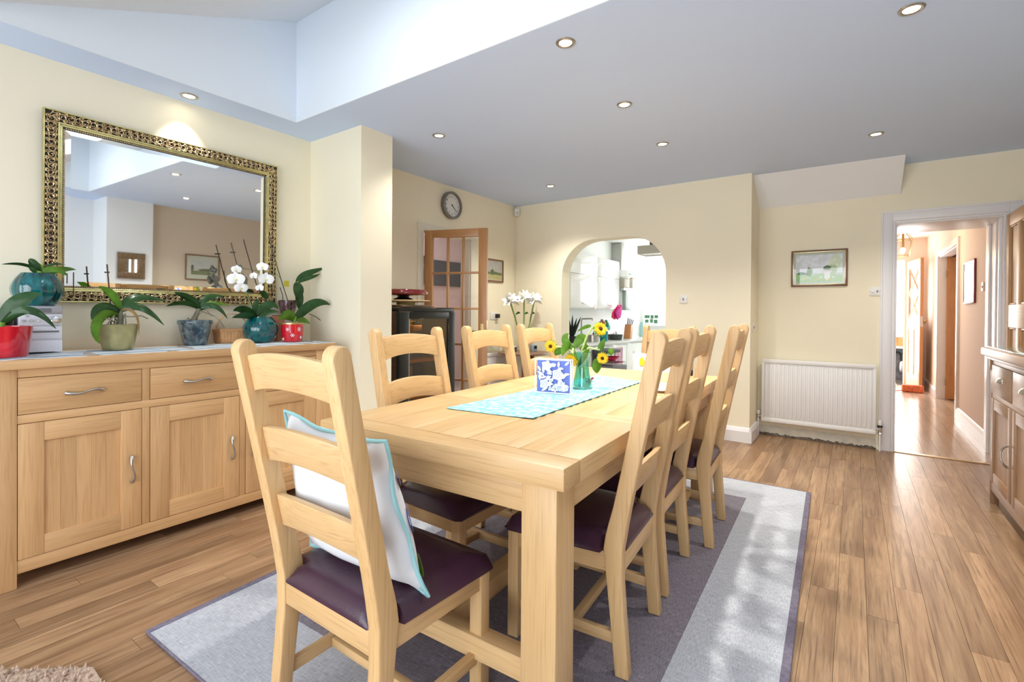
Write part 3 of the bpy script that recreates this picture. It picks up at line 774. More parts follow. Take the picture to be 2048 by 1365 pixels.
def bow_handle(p0, p1, out, mat, parent, r=.006, flare=True, loc=(0, 0, 0)):
    p0, p1, out = Vector(p0)-Vector(loc), Vector(p1)-Vector(loc), Vector(out)
    pts = []; rs = []
    for i in range(13):
        t = i/12; s_ = math.sin(PI*t)
        side = (p1-p0).cross(out).normalized()
        pts.append(p0.lerp(p1, t)+out*(.25+.75*s_**.6)+side*.006*math.sin(2*PI*t))
        rs.append(r*(1.45-.75*s_) if flare else r)
    mb = MB().tube(pts, rs, 8)
    for p in (p0, p1): mb.tube([p-out*.02, p+out*.3], r*1.1, 8)
    return mb.build('handle', mat, parent, smooth=60)
for k, (a, b) in enumerate(bays):
    g = .0022
    d = sbx('drawer', sbo['y'], (SX-.028, a+g, .730+g, SX+.002, b-g, .888-g))
    d['label'] = 'drawer front of oak'
    c = (a+b)/2; bow_handle((SX+.002, c-.065, .806), (SX+.002, c+.065, .806), (.026, 0, 0), nickel, d, .0058, loc=L)
    # framed door: stiles, rails, recessed panel
    z0, z1 = .116+g, .693-g; y0, y1 = a+g, b-g; sw = .082
    dr = sbx('door', sbo['z'], (SX-.022, y0, z0, SX-.009, y1, z1), 0)
    n_pl = 5
    for q in range(n_pl): 
        ya = y0+sw+(y1-y0-2*sw)*q/n_pl; yb_ = y0+sw+(y1-y0-2*sw)*(q+1)/n_pl
        sbx('panel_board', sbo['z'], (SX-.009, ya+.0003, z0+sw, SX-.007, yb_-.0003, z1-sw), 0, dr)
    sbx('stile', sbo['z'], (SX-.010, y0, z0, SX+.002, y0+sw, z1), .0012, dr); sbx('stile', sbo['z'], (SX-.010, y1-sw, z0, SX+.002, y1, z1), .0012, dr)
    sbx('cross_rail', sbo['y'], (SX-.010, y0+sw, z0, SX+.0015, y1-sw, z0+sw), .0012, dr); sbx('cross_rail', sbo['y'], (SX-.010, y0+sw, z1-sw, SX+.0015, y1-sw, z1), .0012, dr)
    hy = y1-.040 if k < 2 else y0+.04
    bow_handle((SX+.002, hy, .465), (SX+.002, hy, .342), (.026, 0, 0), nickel, dr, .0058, loc=L)
# cloth on top of the sideboard
cl = thing('table_runner', 'white and blue striped cloth with wavy edge along the sideboard top', 'cloth', (-3.1, 1.16, .965))
def cz_(x_, y_): return .9662+.0010*math.sin(y_*17+x_*9)+.0008*math.sin(y_*41)
def strip(xa, xb, dz=0.0, wob=.004):
    def fn(u, v):
        y_ = .33+(1.985-.33)*u; x_ = xa+(xb-xa)*v
        if v > .99: x_ += wob*math.sin(y_*60)+wob*.6*math.sin(y_*23)
        return (x_+3.1, y_-1.16, cz_(x_, y_)+dz-.965)
    return MB().grid(fn, 90, 4)
strip(SBK+.10, SX+.012).build('cloth_ground', P('white_cloth', (0.80, 0.82, 0.84), 0.85), cl, smooth=60, solid=.0008)
for k, xa in enumerate((-3.20, -3.13, -3.05, -2.97, -2.915)):
    strip(xa, xa+(.028 if k % 2 else .016), .0011, 0).build('cloth_stripe', stripem, cl, smooth=60)
def fall(u, v):
    x_ = SBK+.10+(SX+.012-SBK-.10)*u
    return (x_+3.1+.004*math.sin(v*5+u*3), 1.986-1.16+.004*math.sin(u*9)*v+.002, .9675-.965-.045*v)
MB().grid(fall, 14, 5).build('cloth_drop', P('white_lace', (0.82, 0.81, 0.76), 0.85), cl, smooth=60, solid=.0008)

# ================================================================== MIRROR over the sideboard
MY0, MY1, MZ0, MZ1 = .635, 1.846, 1.216, 2.196
mir = thing('wall_mirror', 'large wall mirror in an ornate gilt frame above the sideboard', 'mirror', (XL+.002, (MY0+MY1)/2, MZ0))
mir.rotation_euler = (0, math.radians(1.0), 0)
MW, MH = MY1-MY0, MZ1-MZ0
def mbx(name, m, b, bev=0.0): return bx(name, m, b, mir, bev)
def frame_ring(x0, x1, a, b, mat, name, bev=.002, parent=mir, W=MW, Hh=MH):
    """four mitred sides between insets a and b from the outer edge"""
    y0, y1, z0, z1 = -W/2, W/2, 0, Hh
    for q in ([(y0+a, z0+a), (y1-a, z0+a), (y1-b, z0+b), (y0+b, z0+b)], [(y0+a, z1-a), (y1-a, z1-a), (y1-b, z1-b), (y0+b, z1-b)],
              [(y0+a, z0+a), (y0+a, z1-a), (y0+b, z1-b), (y0+b, z0+b)], [(y1-a, z0+a), (y1-a, z1-a), (y1-b, z1-b), (y1-b, z0+b)]):
        MB().prism(q, 'x', x0, x1).build(name, mat, parent, bev)
frame_ring(.0, .030, .0, .007, gold, 'outer_bead'); frame_ring(.0, .020, .007, .056, darkg, 'frame_bed', 0)
frame_ring(.0, .026, .056, .066, gold, 'inner_moulding'); frame_ring(.0, .022, .066, .076, gold, 'inner_moulding'); frame_ring(0, .016, .076, .085, darkg, 'sight_edge', 0)
mbx('mirror_glass', mirm, (.004, -MW/2+.084, .084, .010, MW/2-.084, MH-.084))
# bevelled band of the glass
bw = .024; y0, y1, z0, z1 = -MW/2+.085, MW/2-.085, .085, MH-.085
mb = MB().add([(.0105,y0,z0),(.0105,y1,z0),(.0105,y1,z1),(.0105,y0,z1),(.0125,y0+bw,z0+bw),(.0125,y1-bw,z0+bw),(.0125,y1-bw,z1-bw),(.0125,y0+bw,z1-bw)],
              [(0,1,5,4),(1,2,6,5),(2,3,7,6),(3,0,4,7),(4,5,6,7)]); mb.build('bevelled_face', mirm, mir, calc=False)
# scroll ornament
def scroll(mb, cy, cz, r, ph, d, x0=.020):
    pts = []; rs = []
    for i in range(15):
        t = i/14; a = ph+d*t*3.6*PI/1.2; q = r*(1-.75*t)
        pts.append((x0+.006*math.sin(PI*t)+.002, cy+q*math.cos(a), cz+q*math.sin(a))); rs.append(.0032*(1-.3*t))
    mb.tube(pts, rs, 5)
mb = MB(); random.seed(2)
def run(n_, horiz, fixed):
    for k in range(n_):
        t = (k+.5)/n_
        if horiz: cy, cz = -MW/2+.03+(MW-.06)*t, fixed
        else: cy, cz = fixed, .03+(MH-.06)*t
        scroll(mb, cy, cz, .020, random.uniform(0, 6), 1 if k % 2 else -1)
        for q in (-1, 1):
            oy, oz = (.011 if horiz else q*.015), (q*.015 if horiz else .011)
            scroll(mb, cy+oy, cz+oz, .009, random.uniform(0, 6), -1 if k % 2 else 1, .021)
            a = random.uniform(0, 6)
            mb.tube([(.022, cy-oy, cz+oz), (.028, cy-oy+.008*math.cos(a), cz+oz+.008*math.sin(a)), (.022, cy-oy+.014*math.cos(a+.6), cz+oz+.014*math.sin(a+.6))], [.003, .0045, .001], 5)
run(38, True, .0315); run(38, True, MH-.0315); run(30, False, -MW/2+.0315); run(30, False, MW/2-.0315)
orn = mb.build('scroll_ornament', gold2, mir, smooth=60); orn['kind'] = 'stuff'
mb = MB()
nb = 110
for k in range(nb):
    for zz in (.081, MH-.081):
        yy = -MW/2+.085+(MW-.17)*(k+.5)/nb; mb.box(.016, yy-.003, zz-.003, .019, yy+.003, zz+.003)
for k in range(88):
    for yy in (-MW/2+.081, MW/2-.081):
        zz = .085+(MH-.17)*(k+.5)/88; mb.box(.016, yy-.003, zz-.003, .019, yy+.003, zz+.003)
bd = mb.build('pearl_beading', gold2, mir); bd['kind'] = 'stuff'

# ================================================================== DRESSER on the right
dx0, dx1, dy1, dy0 = .71, 1.15, 4.245, 2.75
ds = thing('dresser', 'weathered wooden dresser base with glass top against the right wall', 'dresser', (.93, 3.5, 0))
DLc = (.93, 3.5, 0)
def dbx(name, m, b, bev=.002, parent=None): return bx(name, m, (b[0]-.93, b[1]-3.5, b[2], b[3]-.93, b[4]-3.5, b[5]), parent or ds, bev)
dbx('top', drw['y'], (dx0-.042, dy0-.03, .925, dx1, dy1+.045, .978), .010)
dbx('top_moulding', drw['y'], (dx0-.022, dy0-.02, .905, dx1, dy1+.02, .925), .005)
dbx('glass_sheet', P('green_edge_glass', (0.25, 0.42, 0.36), 0.03, spec=1.0), (dx0-.02, dy0, .979, dx1-.02, dy1+.02, .985), .001)
for y in (dy1-.028, dy0): dbx('post', drw['z'], (dx0, y, 0, dx0+.04, y+.028, .905)); dbx('post', drw['z'], (dx1-.04, y, 0, dx1, y+.028, .905))
dbx('end_panel', drw['z'], (dx0+.04, dy1-.022, .09, dx1-.04, dy1-.006, .905)); dbx('end_panel', drw['z'], (dx0+.04, dy0+.006, .09, dx1-.04, dy0+.022, .905))
dbx('back_panel', drw['y'], (dx1-.012, dy0+.03, .1, dx1-.002, dy1-.03, .9), 0)
dbx('rail', drw['y'], (dx0+.002, dy0+.028, .875, dx0+.03, dy1-.028, .905)); dbx('rail', drw['y'], (dx0+.002, dy0+.028, .665, dx0+.03, dy1-.028, .692))
dbx('rail', drw['y'], (dx0+.002, dy0+.028, .085, dx0+.03, dy1-.028, .140))
bw_ = (dy1-.028-dy0-.028); nb_ = 3
for k in range(nb_+1):
    if 0 < k < nb_:
        y = dy0+.028+bw_*k/nb_; dbx('mullion', drw['z'], (dx0+.002, y-.011, .692, dx0+.03, y+.011, .875)); dbx('mullion', drw['z'], (dx0+.002, y-.011, .140, dx0+.03, y+.011, .665))
for k in range(nb_):
    a = dy0+.028+bw_*k/nb_+(.011 if k else 0)+.002; b = dy0+.028+bw_*(k+1)/nb_-(.011 if k < nb_-1 else 0)-.002
    d = dbx('drawer', drw['y'], (dx0-.001, a, .694, dx0+.02, b, .873)); c = (a+b)/2
    # cup handle
    mb = MB(); 
    def cupf(u, v):
        aa = PI*u; q = PI/2*v
        return (dx0-.001-.022*math.sin(aa)*math.sin(q*.98+.02)-.93, c+.047*math.cos(aa)-3.5, .79+.020*math.cos(q)*math.sin(aa)-.012*(v)+.004)
    mb.grid(cupf, 12, 6); mb.build('cup_handle', nickel, d, smooth=80, solid=.0015)
    dr = dbx('door', drw['z'], (dx0+.008, a, .142, dx0+.022, b, .663), 0); sw = .066
    dbx('panel', pine['z'] if False else drw['z'], (dx0+.006, a+sw, .142+sw, dx0+.010, b-sw, .663-sw), 0, dr)
    dbx('stile', drw['z'], (dx0-.001, a, .142, dx0+.010, a+sw, .663), .002, dr); dbx('stile', drw['z'], (dx0-.001, b-sw, .142, dx0+.010, b, .663), .002, dr)
    dbx('cross_rail', drw['y'], (dx0-.001, a+sw, .142, dx0+.010, b-sw, .142+sw), .002, dr); dbx('cross_rail', drw['y'], (dx0-.001, a+sw, .663-sw, dx0+.010, b-sw, .663), .002, dr)
    hy = a+.032; bow_handle((dx0-.001, hy, .455), (dx0-.001, hy, .335), (-.034, 0, 0), nickel, dr, .005, loc=DLc)
mb = MB().prism([(.905, 0), (.905, .03), (.87, .028), (.85, .012), (.835, .012), (.835, 0)], 'x', dx0-.004-.93, dx0+.034-.93)
mb.v = [Vector((v.x, dy1-3.5+v.z, v.y)) for v in mb.v]; mb.build('corbel', pine['z'], ds, .002)

# ================================================================== RADIATORS
def radiator(name, label, loc, rz, W, Z0, Z1, nrib, valves=True, d0=.035, d1=.085, group=None):
    """local frame: x along the wall, -y into the room"""
    t = thing(name, label, 'radiator', loc, rz, group)
    pan = MB().box(-W/2, -d1+.012, Z0, W/2, -d1+.022, Z1).build('panel', radm, t, .003)
    for (b) in ((-W/2, -d1, Z1-.032, W/2, -d1+.013, Z1), (-W/2, -d1, Z0, W/2, -d1+.013, Z0+.034)): bx('edge_band', radm, b, t, .004)
    for b in ((-W/2, -d1, Z0+.03, -W/2+.022, -d1+.013, Z1-.03), (W/2-.022, -d1, Z0+.03, W/2, -d1+.013, Z1-.03)): bx('edge_band', radm, b, t, .004)
    r0 = MB().box(-.011, -.011, Z0+.05, .011, .002, Z1-.045).build('rib', radm, t, .005)
    for k in range(nrib):
        o = r0 if k == 0 else r0.copy()
        if k: COL.objects.link(o); o.parent = t
        o.location = (-W/2+.022+(W-.044)*(k+.5)/nrib, -d1+.013, 0)
    bx('top_grille', radm, (-W/2, -d1+.013, Z1-.012, W/2, -d0, Z1+.002), t, .002)
    bx('side_cover', radm, (-W/2-.001, -d1+.002, Z0+.01, -W/2+.003, -d0, Z1-.004), t, .001); bx('side_cover', radm, (W/2-.003, -d1+.002, Z0+.01, W/2+.001, -d0, Z1-.004), t, .001)
    bx('rear_panel', radm, (-W/2, -d0-.008, Z0, W/2, -d0, Z1-.014), t, .002)
    for xx in (-W/2+.15, W/2-.15): bx('wall_bracket', radm, (xx-.02, -d0, Z0+.08, xx+.02, -.001, Z1-.08), t, .001)
    if valves:
        for s_ in (-1, 1):
            x_ = s_*(W/2+.030); y_ = -d1+.03
            v = MB().tube([(x_, y_, Z0+.012), (x_, y_, Z0+.062)], .011, 12).tube([(s_*(W/2-.004), y_, Z0+.045), (x_, y_, Z0+.045)], .009, 10).lathe([(.015, Z0+.004), (.015, Z0+.018)], (x_, y_, 0), 6).build('valve', chrome, t, smooth=35)
            if s_ > 0:
                MB().lathe([(.019, Z0+.062), (.019, Z0+.072), (.017, Z0+.08)], (x_, y_, 0), 16).build('valve_collar', blackm, v, smooth=35)
                MB().lathe([(.015, Z0+.08), (.0165, Z0+.09), (.0155, Z0+.115), (.012, Z0+.12)], (x_, y_, 0), 10).build('valve_head', whitep, v, smooth=20)
            else:
                MB().lathe([(.013, Z0+.062), (.014, Z0+.07), (.013, Z0+.094), (.010, Z0+.098)], (x_, y_, 0), 12).build('valve_head', whitep, v, smooth=20)
            MB().tube([(x_, y_, 0), (x_, y_, Z0+.014)], .0075, 10).build('pipe', trimw, t, smooth=60)
    return t
radiator('radiator', 'white ribbed panel radiator below the picture beside the hall door', (-.28, YR, 0), 0, .885, .145, .742, 24)
radiator('radiator', 'white radiator low on the left wall behind the round side table', (XL, 4.52, 0), PI/2, .74, .12, .715, 20, False, .03, .075)

# ================================================================== DOORS
# glazed pine door, open into the room
A0 = Vector((-3.372, 3.318, 0)); A1 = Vector((-2.765, 3.512, 0)); dl = (A1-A0).length
gdoor = bpy.data.objects.new('door_2', None); COL.objects.link(gdoor); gdoor['kind'] = 'structure'
gdoor.location = A0; gdoor.rotation_euler = (0, 0, math.atan2(A1.y-A0.y, A1.x-A0.x))
gp = {a: wood('glazed_pine_'+a, (0.53, 0.27, 0.11), (0.42, 0.195, 0.07), (0.28, 0.12, 0.045), a, rough=0.38) for a in 'xyz'}
T_ = .036; DZ0, DZ1 = .012, 1.955; sw = .082
for a, b in ((0, sw), (dl-sw, dl)): bx('stile', gp['z'], (a, 0, DZ0, b, T_, DZ1), gdoor, .003)
bx('top_rail', gp['x'], (sw, 0, DZ1-.075, dl-sw, T_, DZ1), gdoor, .003); bx('bottom_rail', gp['x'], (sw, 0, DZ0, dl-sw, T_, DZ0+.19), gdoor, .003)
gx0, gx1, gz0, gz1 = sw, dl-sw, DZ0+.19, DZ1-.075
for k in (1, 2): x_ = gx0+(gx1-gx0)*k/3; bx('glazing_bar', gp['z'], (x_-.010, .004, gz0, x_+.010, T_-.004, gz1), gdoor, .003)
for k in range(1, 5): z_ = gz0+(gz1-gz0)*k/5; bx('glazing_bar', gp['x'], (gx0, .005, z_-.010, gx1, T_-.005, z_+.010), gdoor, .003)
for i in range(3):
    for j in range(5):
        bx('pane', glass, (gx0+(gx1-gx0)*i/3+.011, .016, gz0+(gz1-gz0)*j/5+.011, gx0+(gx1-gx0)*(i+1)/3-.011, .020, gz0+(gz1-gz0)*(j+1)/5-.011), gdoor)
for z in (.25, 1.67): bx('hinge', chrome, (-.006, -.004, z-.045, .006, .004, z+.045), gdoor)
MB().box(dl-.055, -.006, .93, dl-.025, 0, 1.07).tube([(dl-.04, -.004, 1.0), (dl-.04, -.045, 1.0), (dl-.14, -.05, 1.0)], .008, 8).box(dl-.055, T_, .93, dl-.025, T_+.006, 1.07).build('handle', brass, gdoor, smooth=40)
bx('latch_plate', brass, (dl-.0005, .008, 1.02, dl+.001, .028, 1.10), gdoor)
# four-panel pine door folded back beside the dresser
pd_ = bpy.data.objects.new('door_4', None); COL.objects.link(pd_); pd_['kind'] = 'structure'
pd_.location = (.957, 5.270, 0)   # local y runs towards -Y of the room
def pbx(name, m, b, bev=.003, par=None): return bx(name, m, (b[0], -b[1], b[2], b[3], -b[4], b[5]), par or pd_, bev)
PWd = .70
pbx('stile', pine['z'], (0, 0, .012, .036, .09, 1.955)); pbx('stile', pine['z'], (0, PWd-.09, .012, .036, PWd, 1.955)); pbx('muntin', pine['z'], (0, PWd/2-.045, .2, .036, PWd/2+.045, 1.86))
pbx('rail', pine['y'], (.0005, .09, 1.86, .0355, PWd-.09, 1.955)); pbx('rail', pine['y'], (.0005, .09, .012, .0355, PWd-.09, .2))
for a, b in ((.09, PWd/2-.045), (PWd/2+.045, PWd-.09)):
    for z0, z1 in ((.2, 1.09), (1.26, 1.86)):
        pbx('panel', pine['z'], (.013, a, z0, .023, b, z1), 0)
        for bb in ((.004, a, z0, .015, a+.014, z1), (.004, b-.014, z0, .015, b, z1), (.004, a, z0, .015, b, z0+.014), (.004, a, z1-.014, .015, b, z1)): pbx('panel_moulding', pine['z'], bb, .004)
pbx('rail', wood('pale_pine', (0.58, 0.42, 0.28), (0.50, 0.34, 0.21), (0.40, 0.24, 0.13), 'y'), (-.001, .09, 1.09, .037, PWd-.09, 1.26))

# ================================================================== WINE COOLER and stack
wc = thing('wine_cooler', 'black wine cooler with glass door and wooden shelves behind the left chairs', 'wine cooler', (-3.1, 2.84, 0))
def wbx(name, m, b, bev=.003, par=None): return bx(name, m, (b[0]+3.1, b[1]-2.84, b[2], b[3]+3.1, b[4]-2.84, b[5]), par or wc, bev)
CX0, CX1, Cy0, Cy1, CH = -3.345, -2.87, 2.53, 3.155, 1.205
brn = P('brown_side_reflection', (0.085, 0.042, 0.026), 0.35, var=0.25, vscale=20)  # black side panel, with the brown reflection on it put into the colour
wbx('side_panel', brn, (CX0, Cy0, .02, CX1, Cy0+.03, CH-.01)); wbx('side_panel', brn, (CX0, Cy1-.03, .02, CX1, Cy1, CH-.01))
wbx('top_panel', blackm, (CX0, Cy0, CH-.028, CX1+.03, Cy1, CH)); wbx('base_panel', blackm, (CX0, Cy0, .02, CX1, Cy1, .08)); wbx('back_panel', P('glowing_cooler_lining', (0.16, 0.12, 0.05), 0.6, emit=(0.30, 0.20, 0.06), es=0.22), (CX0, Cy0+.03, .08, CX0+.02, Cy1-.03, CH-.03), 0)  # back lining glows faintly to stand in for light inside the cooler
for b in ((CX1+.001, Cy0, .02, CX1+.04, Cy0+.095, CH-.03), (CX1+.001, Cy1-.075, .02, CX1+.04, Cy1, CH-.03), (CX1+.001, Cy0+.095, CH-.085, CX1+.04, Cy1-.075, CH-.03), (CX1+.001, Cy0+.095, .02, CX1+.04, Cy1-.075, .08)):
    wbx('door_frame', blackm, b, .002)
wbx('door_glass', thin_glass('tinted_glass', (.75, .68, .52), .07), (CX1+.022, Cy0+.095, .08, CX1+.028, Cy1-.075, CH-.085), 0)
wbx('door_trim', chrome, (CX1+.03, Cy0+.093, .08, CX1+.042, Cy0+.098, CH-.085), 0)
shf = wood('beech_shelf', (0.55, 0.22, 0.08), (0.46, 0.17, 0.06), (0.30, 0.10, 0.04), 'y')
for px_, py_ in ((896, 681), (896, 716), (830, 795)):
    z_ = at(px_, py_, x=CX1-.02).z; wbx('shelf', shf, (CX0+.05, Cy0+.06, z_-.012, CX1-.012, Cy1-.05, z_+.012), .002)
for z_ in (.56, .38, .2): wbx('shelf', shf, (CX0+.05, Cy0+.06, z_-.012, CX1-.012, Cy1-.05, z_+.012), .002)
wbx('bottle_rack', shf, (CX0+.10, Cy0+.06, 1.02, CX1-.03, Cy0+.30, 1.065), .002)
for k, (py_, z_) in enumerate(((2.74, .90), (2.86, .90), (2.98, .90), (2.80, .72), (2.93, .72))):
    MB().lathe([(.03, 0), (.034, .01), (.034, .17), (.014, .21), (.014, .25)], (0, 0, 0), 12, 'x').build('bottle_inside', P('green_bottle', (0.03, 0.06, 0.02), 0.1), wc, smooth=50).location = (CX0+.10+3.1, py_-2.84, z_+.02)
for k, dy in enumerate((0, .042)):
    q = at(849+k*13, 633, x=CX1+.029); text('8', .020, lede, wc, Matrix.Translation((CX1+.0295+3.1, q.y-2.84, q.z)) @ Matrix.Rotation(PI/2, 4, 'Z') @ Matrix.Rotation(PI/2, 4, 'X'), name='digit')
wbx('control_mark', P('gold_print', (0.5, 0.3, 0.08), 0.4), (CX1+.0285, Cy0+.12, 1.100, CX1+.0292, Cy0+.17, 1.104), 0)
wbx('hinge_cap', blackm, (CX1-.02, Cy1-.17, CH, CX1+.03, Cy1-.01, CH+.006), .002)
cl_ = bpy.data.lights.new('cooler_light', 'POINT'); cl_.energy = 1.2; cl_.color = (1, .75, .4); cl_.shadow_soft_size = .02
co_ = bpy.data.objects.new('cooler_light', cl_); COL.objects.link(co_); co_.location = (-2.905, 2.84, 1.10)
ccx, ccy = -3.06, 2.80; zz = CH
for k, (w_, h_, d) in enumerate(((.19, .009, 0), (.185, .008, .01), (.19, .008, -.008))):
    o = MB().box(-.13, -w_, 0, .13, w_, h_).build('placemat', wood('placemat_%d' % k, (0.34, 0.22, 0.13), (0.22, 0.13, 0.08), (0.10, 0.06, 0.04), 'y'), None, .002)
    o.location = (ccx+d, ccy+d, zz+.0006); o.rotation_euler = (0, 0, .05*k); zz += h_+.0008
    tag(o, 'brown placemat, %s of the three stacked on the wine cooler' % ('bottom', 'middle', 'topmost')[k], 'placemat', 'placemats on the wine cooler')
o = MB().lathe([(.0, 0), (.075, 0), (.078, .022), (.0, .022)], (0, 0, 0), 28).build('cork_trivet', P('pale_cork', (0.50, 0.42, 0.16), 0.7), None, smooth=40); o.location = (ccx, ccy, zz+.0006); zz += .0235
tag(o, 'small round greenish trivet under the wooden tray on the wine cooler', 'trivet')
tr = thing('serving_board', 'pale round wooden board on top of the placemats and trivet', 'board', (ccx-.01, ccy, zz+.0005))
MB().lathe([(0, 0), (.205, .002), (.212, .010), (.205, .016), (0, .014)], (0, 0, 0), 40).build('board', wood('pale_wood', (0.72, 0.52, 0.30), (0.62, 0.42, 0.22), (0.5, 0.3, 0.15), 'y'), tr, smooth=40)
zz += .017
rd = thing('cake_stand', 'shiny red disc on a black foot crowning the wine cooler stack', 'turntable', (ccx-.01, ccy-.02, zz+.0008))
MB().lathe([(.085, 0), (.075, .012), (.045, .022), (.05, .03)], (0, 0, 0), 28).build('foot', blackm, rd, smooth=50)
MB().lathe([(.02, .03), (.12, .038), (.188, .044), (.195, .05), (.192, .076), (.185, .084), (.08, .082), (.03, .079), (0, .079)], (0, 0, 0), 44).build('disc', P('red_lacquer', (0.18, 0.008, 0.008), 0.1, coat=0.8, var=0.3, vscale=15), rd, smooth=40)
MB().lathe([(.02, .083), (.025, .092), (0, .096)], (0, 0, 0), 18).build('knob', greyp, rd, smooth=50)
MB().tube([(.196*math.cos(a), .196*math.sin(a), .062) for a in [1.0+.07*i for i in range(8)]], .011, 8).build('chrome_clip', chrome, rd, smooth=50)

# ================================================================== CLOCK, PICTURES, SWITCHES
ck = thing('wall_clock', 'round grey wall clock with white face above the glazed pine door', 'clock', (XL, 3.682, 2.26))
CR = .138
MB().lathe([(CR-.004, 0), (CR, .006), (CR, .045), (CR-.008, .052), (CR-.020, .050), (CR-.024, .030), (CR-.024, .002)], (0, 0, 0), 48, 'x').build('clock_case', P('pewter', (0.24, 0.23, 0.21), 0.35, 0.6), ck, smooth=40)
MB().lathe([(0, .026), (CR-.022, .026), (CR-.022, .029), (0, .029)], (0, 0, 0), 40, 'x').build('dial', P('dial_white', (0.72, 0.72, 0.69), 0.6), ck, smooth=40)
RX = Matrix.Rotation(PI/2, 4, 'Z') @ Matrix.Rotation(PI/2, 4, 'X')
for k in range(1, 13):
    a = PI/2-k*PI/6; text(str(k), .026, blackm, ck, Matrix.Translation((.0294, .088*math.cos(a), .088*math.sin(a))) @ RX)
for nme, ang, ln, wd in (('minute_hand', 22*6, .088, .0035), ('hour_hand', 4.37*30, .058, .0045)):
    a = PI/2-math.radians(ang); d = Vector((0, math.cos(a), math.sin(a))); q = Vector((0, -d.z, d.y))*wd
    x_ = Vector((.033 if ln > .07 else .031, 0, 0)); p0 = x_-d*.014; p1 = x_+d*ln
    MB().add([p0-q, p0+q, p1+q*.5, p1-q*.5], [(0, 1, 2, 3)]).build(nme, blackm, ck, solid=.001)
MB().lathe([(.006, .029), (.006, .036)], (0, 0, 0), 12, 'x').build('pin', blackm, ck)

def picture(name, label, origin, rz, W, Hh, fw_, fmat, mount, draw, depth=.018, outer=None, cat='picture'):
    """local frame: x along the wall, -y into the room, z up from the lower edge; origin at the lower centre"""
    t = thing(name, label, cat, origin, rz)
    for b in ((-W/2, -depth, 0, W/2, -.001, fw_), (-W/2, -depth, Hh-fw_, W/2, -.001, Hh), (-W/2, -depth, fw_, -W/2+fw_, -.001, Hh-fw_), (W/2-fw_, -depth, fw_, W/2, -.001, Hh-fw_)):
        bx('frame_side', fmat, b, t, .004)
    i_ = fw_
    if outer:
        for b in ((-W/2+i_-.006, -depth-.002, i_-.006, W/2-i_+.006, -.004, i_), (-W/2+i_-.006, -depth-.002, Hh-i_, W/2-i_+.006, -.004, Hh-i_+.006), (-W/2+i_-.006, -depth-.002, i_, -W/2+i_, -.004, Hh-i_), (W/2-i_, -depth-.002, i_, W/2-i_+.006, -.004, Hh-i_)):
            bx('gilt_slip', outer, b, t, .001)
    mw_ = mount
    bx('mount', P(name+'_mount', (0.66, 0.66, 0.56), 0.7), (-W/2+fw_, -.008, fw_, W/2-fw_, -.003, Hh-fw_), t)
    x0, x1, z0, z1 = -W/2+fw_+mw_, W/2-fw_-mw_, fw_+mw_, Hh-fw_-mw_
    sl = [0]
    def poly(pts, m, nm_='printed_shape'):
        sl[0] += 1; y_ = -.0082-.00015*sl[0]
        pts = [(x0+(x1-x0)*min(max(u, 0), 1), y_, z0+(z1-z0)*min(max(v, 0), 1)) for u, v in pts]
        return MB().add(pts, [list(range(len(pts)))]).build(nm_, m, t, calc=False)
    draw(poly)
    bx('glazing', glass, (-W/2+fw_, -.0145, fw_, W/2-fw_, -.0135, Hh-fw_), t)
    return t
def blob(cx, cy, rx, ry, n_=14, j=.25, seed=1):
    rnd = random.Random(seed)
    return [(cx+rx*math.cos(2*PI*i/n_)*(1+rnd.uniform(-j, j)), cy+ry*math.sin(2*PI*i/n_)*(1+rnd.uniform(-j, j))) for i in range(n_)]
pk = {}
def pc(c, r=.7):
    k = tuple(c)
    if k not in pk: pk[k] = P('print_ink', c, r, var=.12, vscale=30)
    return pk[k]
def garden(poly):
    poly([(0, 0), (1, 0), (1, 1), (0, 1)], pc((.60, .66, .60)), 'print')
    poly([(0, .32), (1, .32), (1, .98), (0, .98)], pc((.80, .83, .88)))
    poly([(0, 0), (1, 0), (1, .22), (.6, .30), (.3, .26), (0, .34)], pc((.42, .66, .30)))
    poly(blob(.86, .72, .13, .30, 16, .3, 4), pc((.74, .82, .62))); poly(blob(.80, .45, .10, .18, 12, .3, 9), pc((.50, .62, .36)))
    poly([(.22, .26), (.27, .55), (.31, .54), (.29, .24)], pc((.30, .20, .14))); poly(blob(.31, .36, .05, .14, 12, .3, 5), pc((.18, .38, .10)))
    poly(blob(.13, .32, .10, .05, 12, .3, 6), pc((.12, .26, .10)))
    poly(blob(.68, .50, .09, .09, 14, .2, 7), pc((.10, .16, .05)))
    poly([(.59, .34), (.78, .34), (.79, .40), (.58, .40)], pc((.80, .72, .68))); poly([(.62, .06), (.74, .06), (.74, .34), (.62, .34)], pc((.88, .86, .84)))
    for k in range(9): poly(blob(.18+.09*k, .12+.05*math.sin(k*2), .035, .03, 8, .4, 20+k), pc([(.75, .60, .20), (.80, .75, .70), (.55, .62, .25)][k % 3]))
fr_w = wood('picture_frame_wood', (0.24, 0.11, 0.05), (0.17, 0.075, 0.035), (0.08, 0.035, 0.02), 'x', rough=.35)
picture('framed_picture', 'framed garden picture with a stone planter on the wall above the radiator', (-.2705, YR, 1.436), 0, .442, .338, .022, fr_w, .018, garden, outer=gold)
def field(poly):
    poly([(0, 0), (1, 0), (1, 1), (0, 1)], pc((.52, .50, .46)), 'print'); poly([(0, 0), (1, 0), (1, .28), (0, .30)], pc((.50, .44, .18)))
    poly([(0, .28), (1, .26), (1, .42), (.8, .40), (.5, .46), (.2, .38), (0, .44)], pc((.14, .17, .07))); poly(blob(.35, .42, .12, .16, 12, .3, 3), pc((.10, .12, .05)))
picture('framed_picture', 'small framed field landscape partly hidden by the glazed pine door', (XL, 4.43, 1.522), PI/2, .33, .262, .020, fr_w, .010, field)
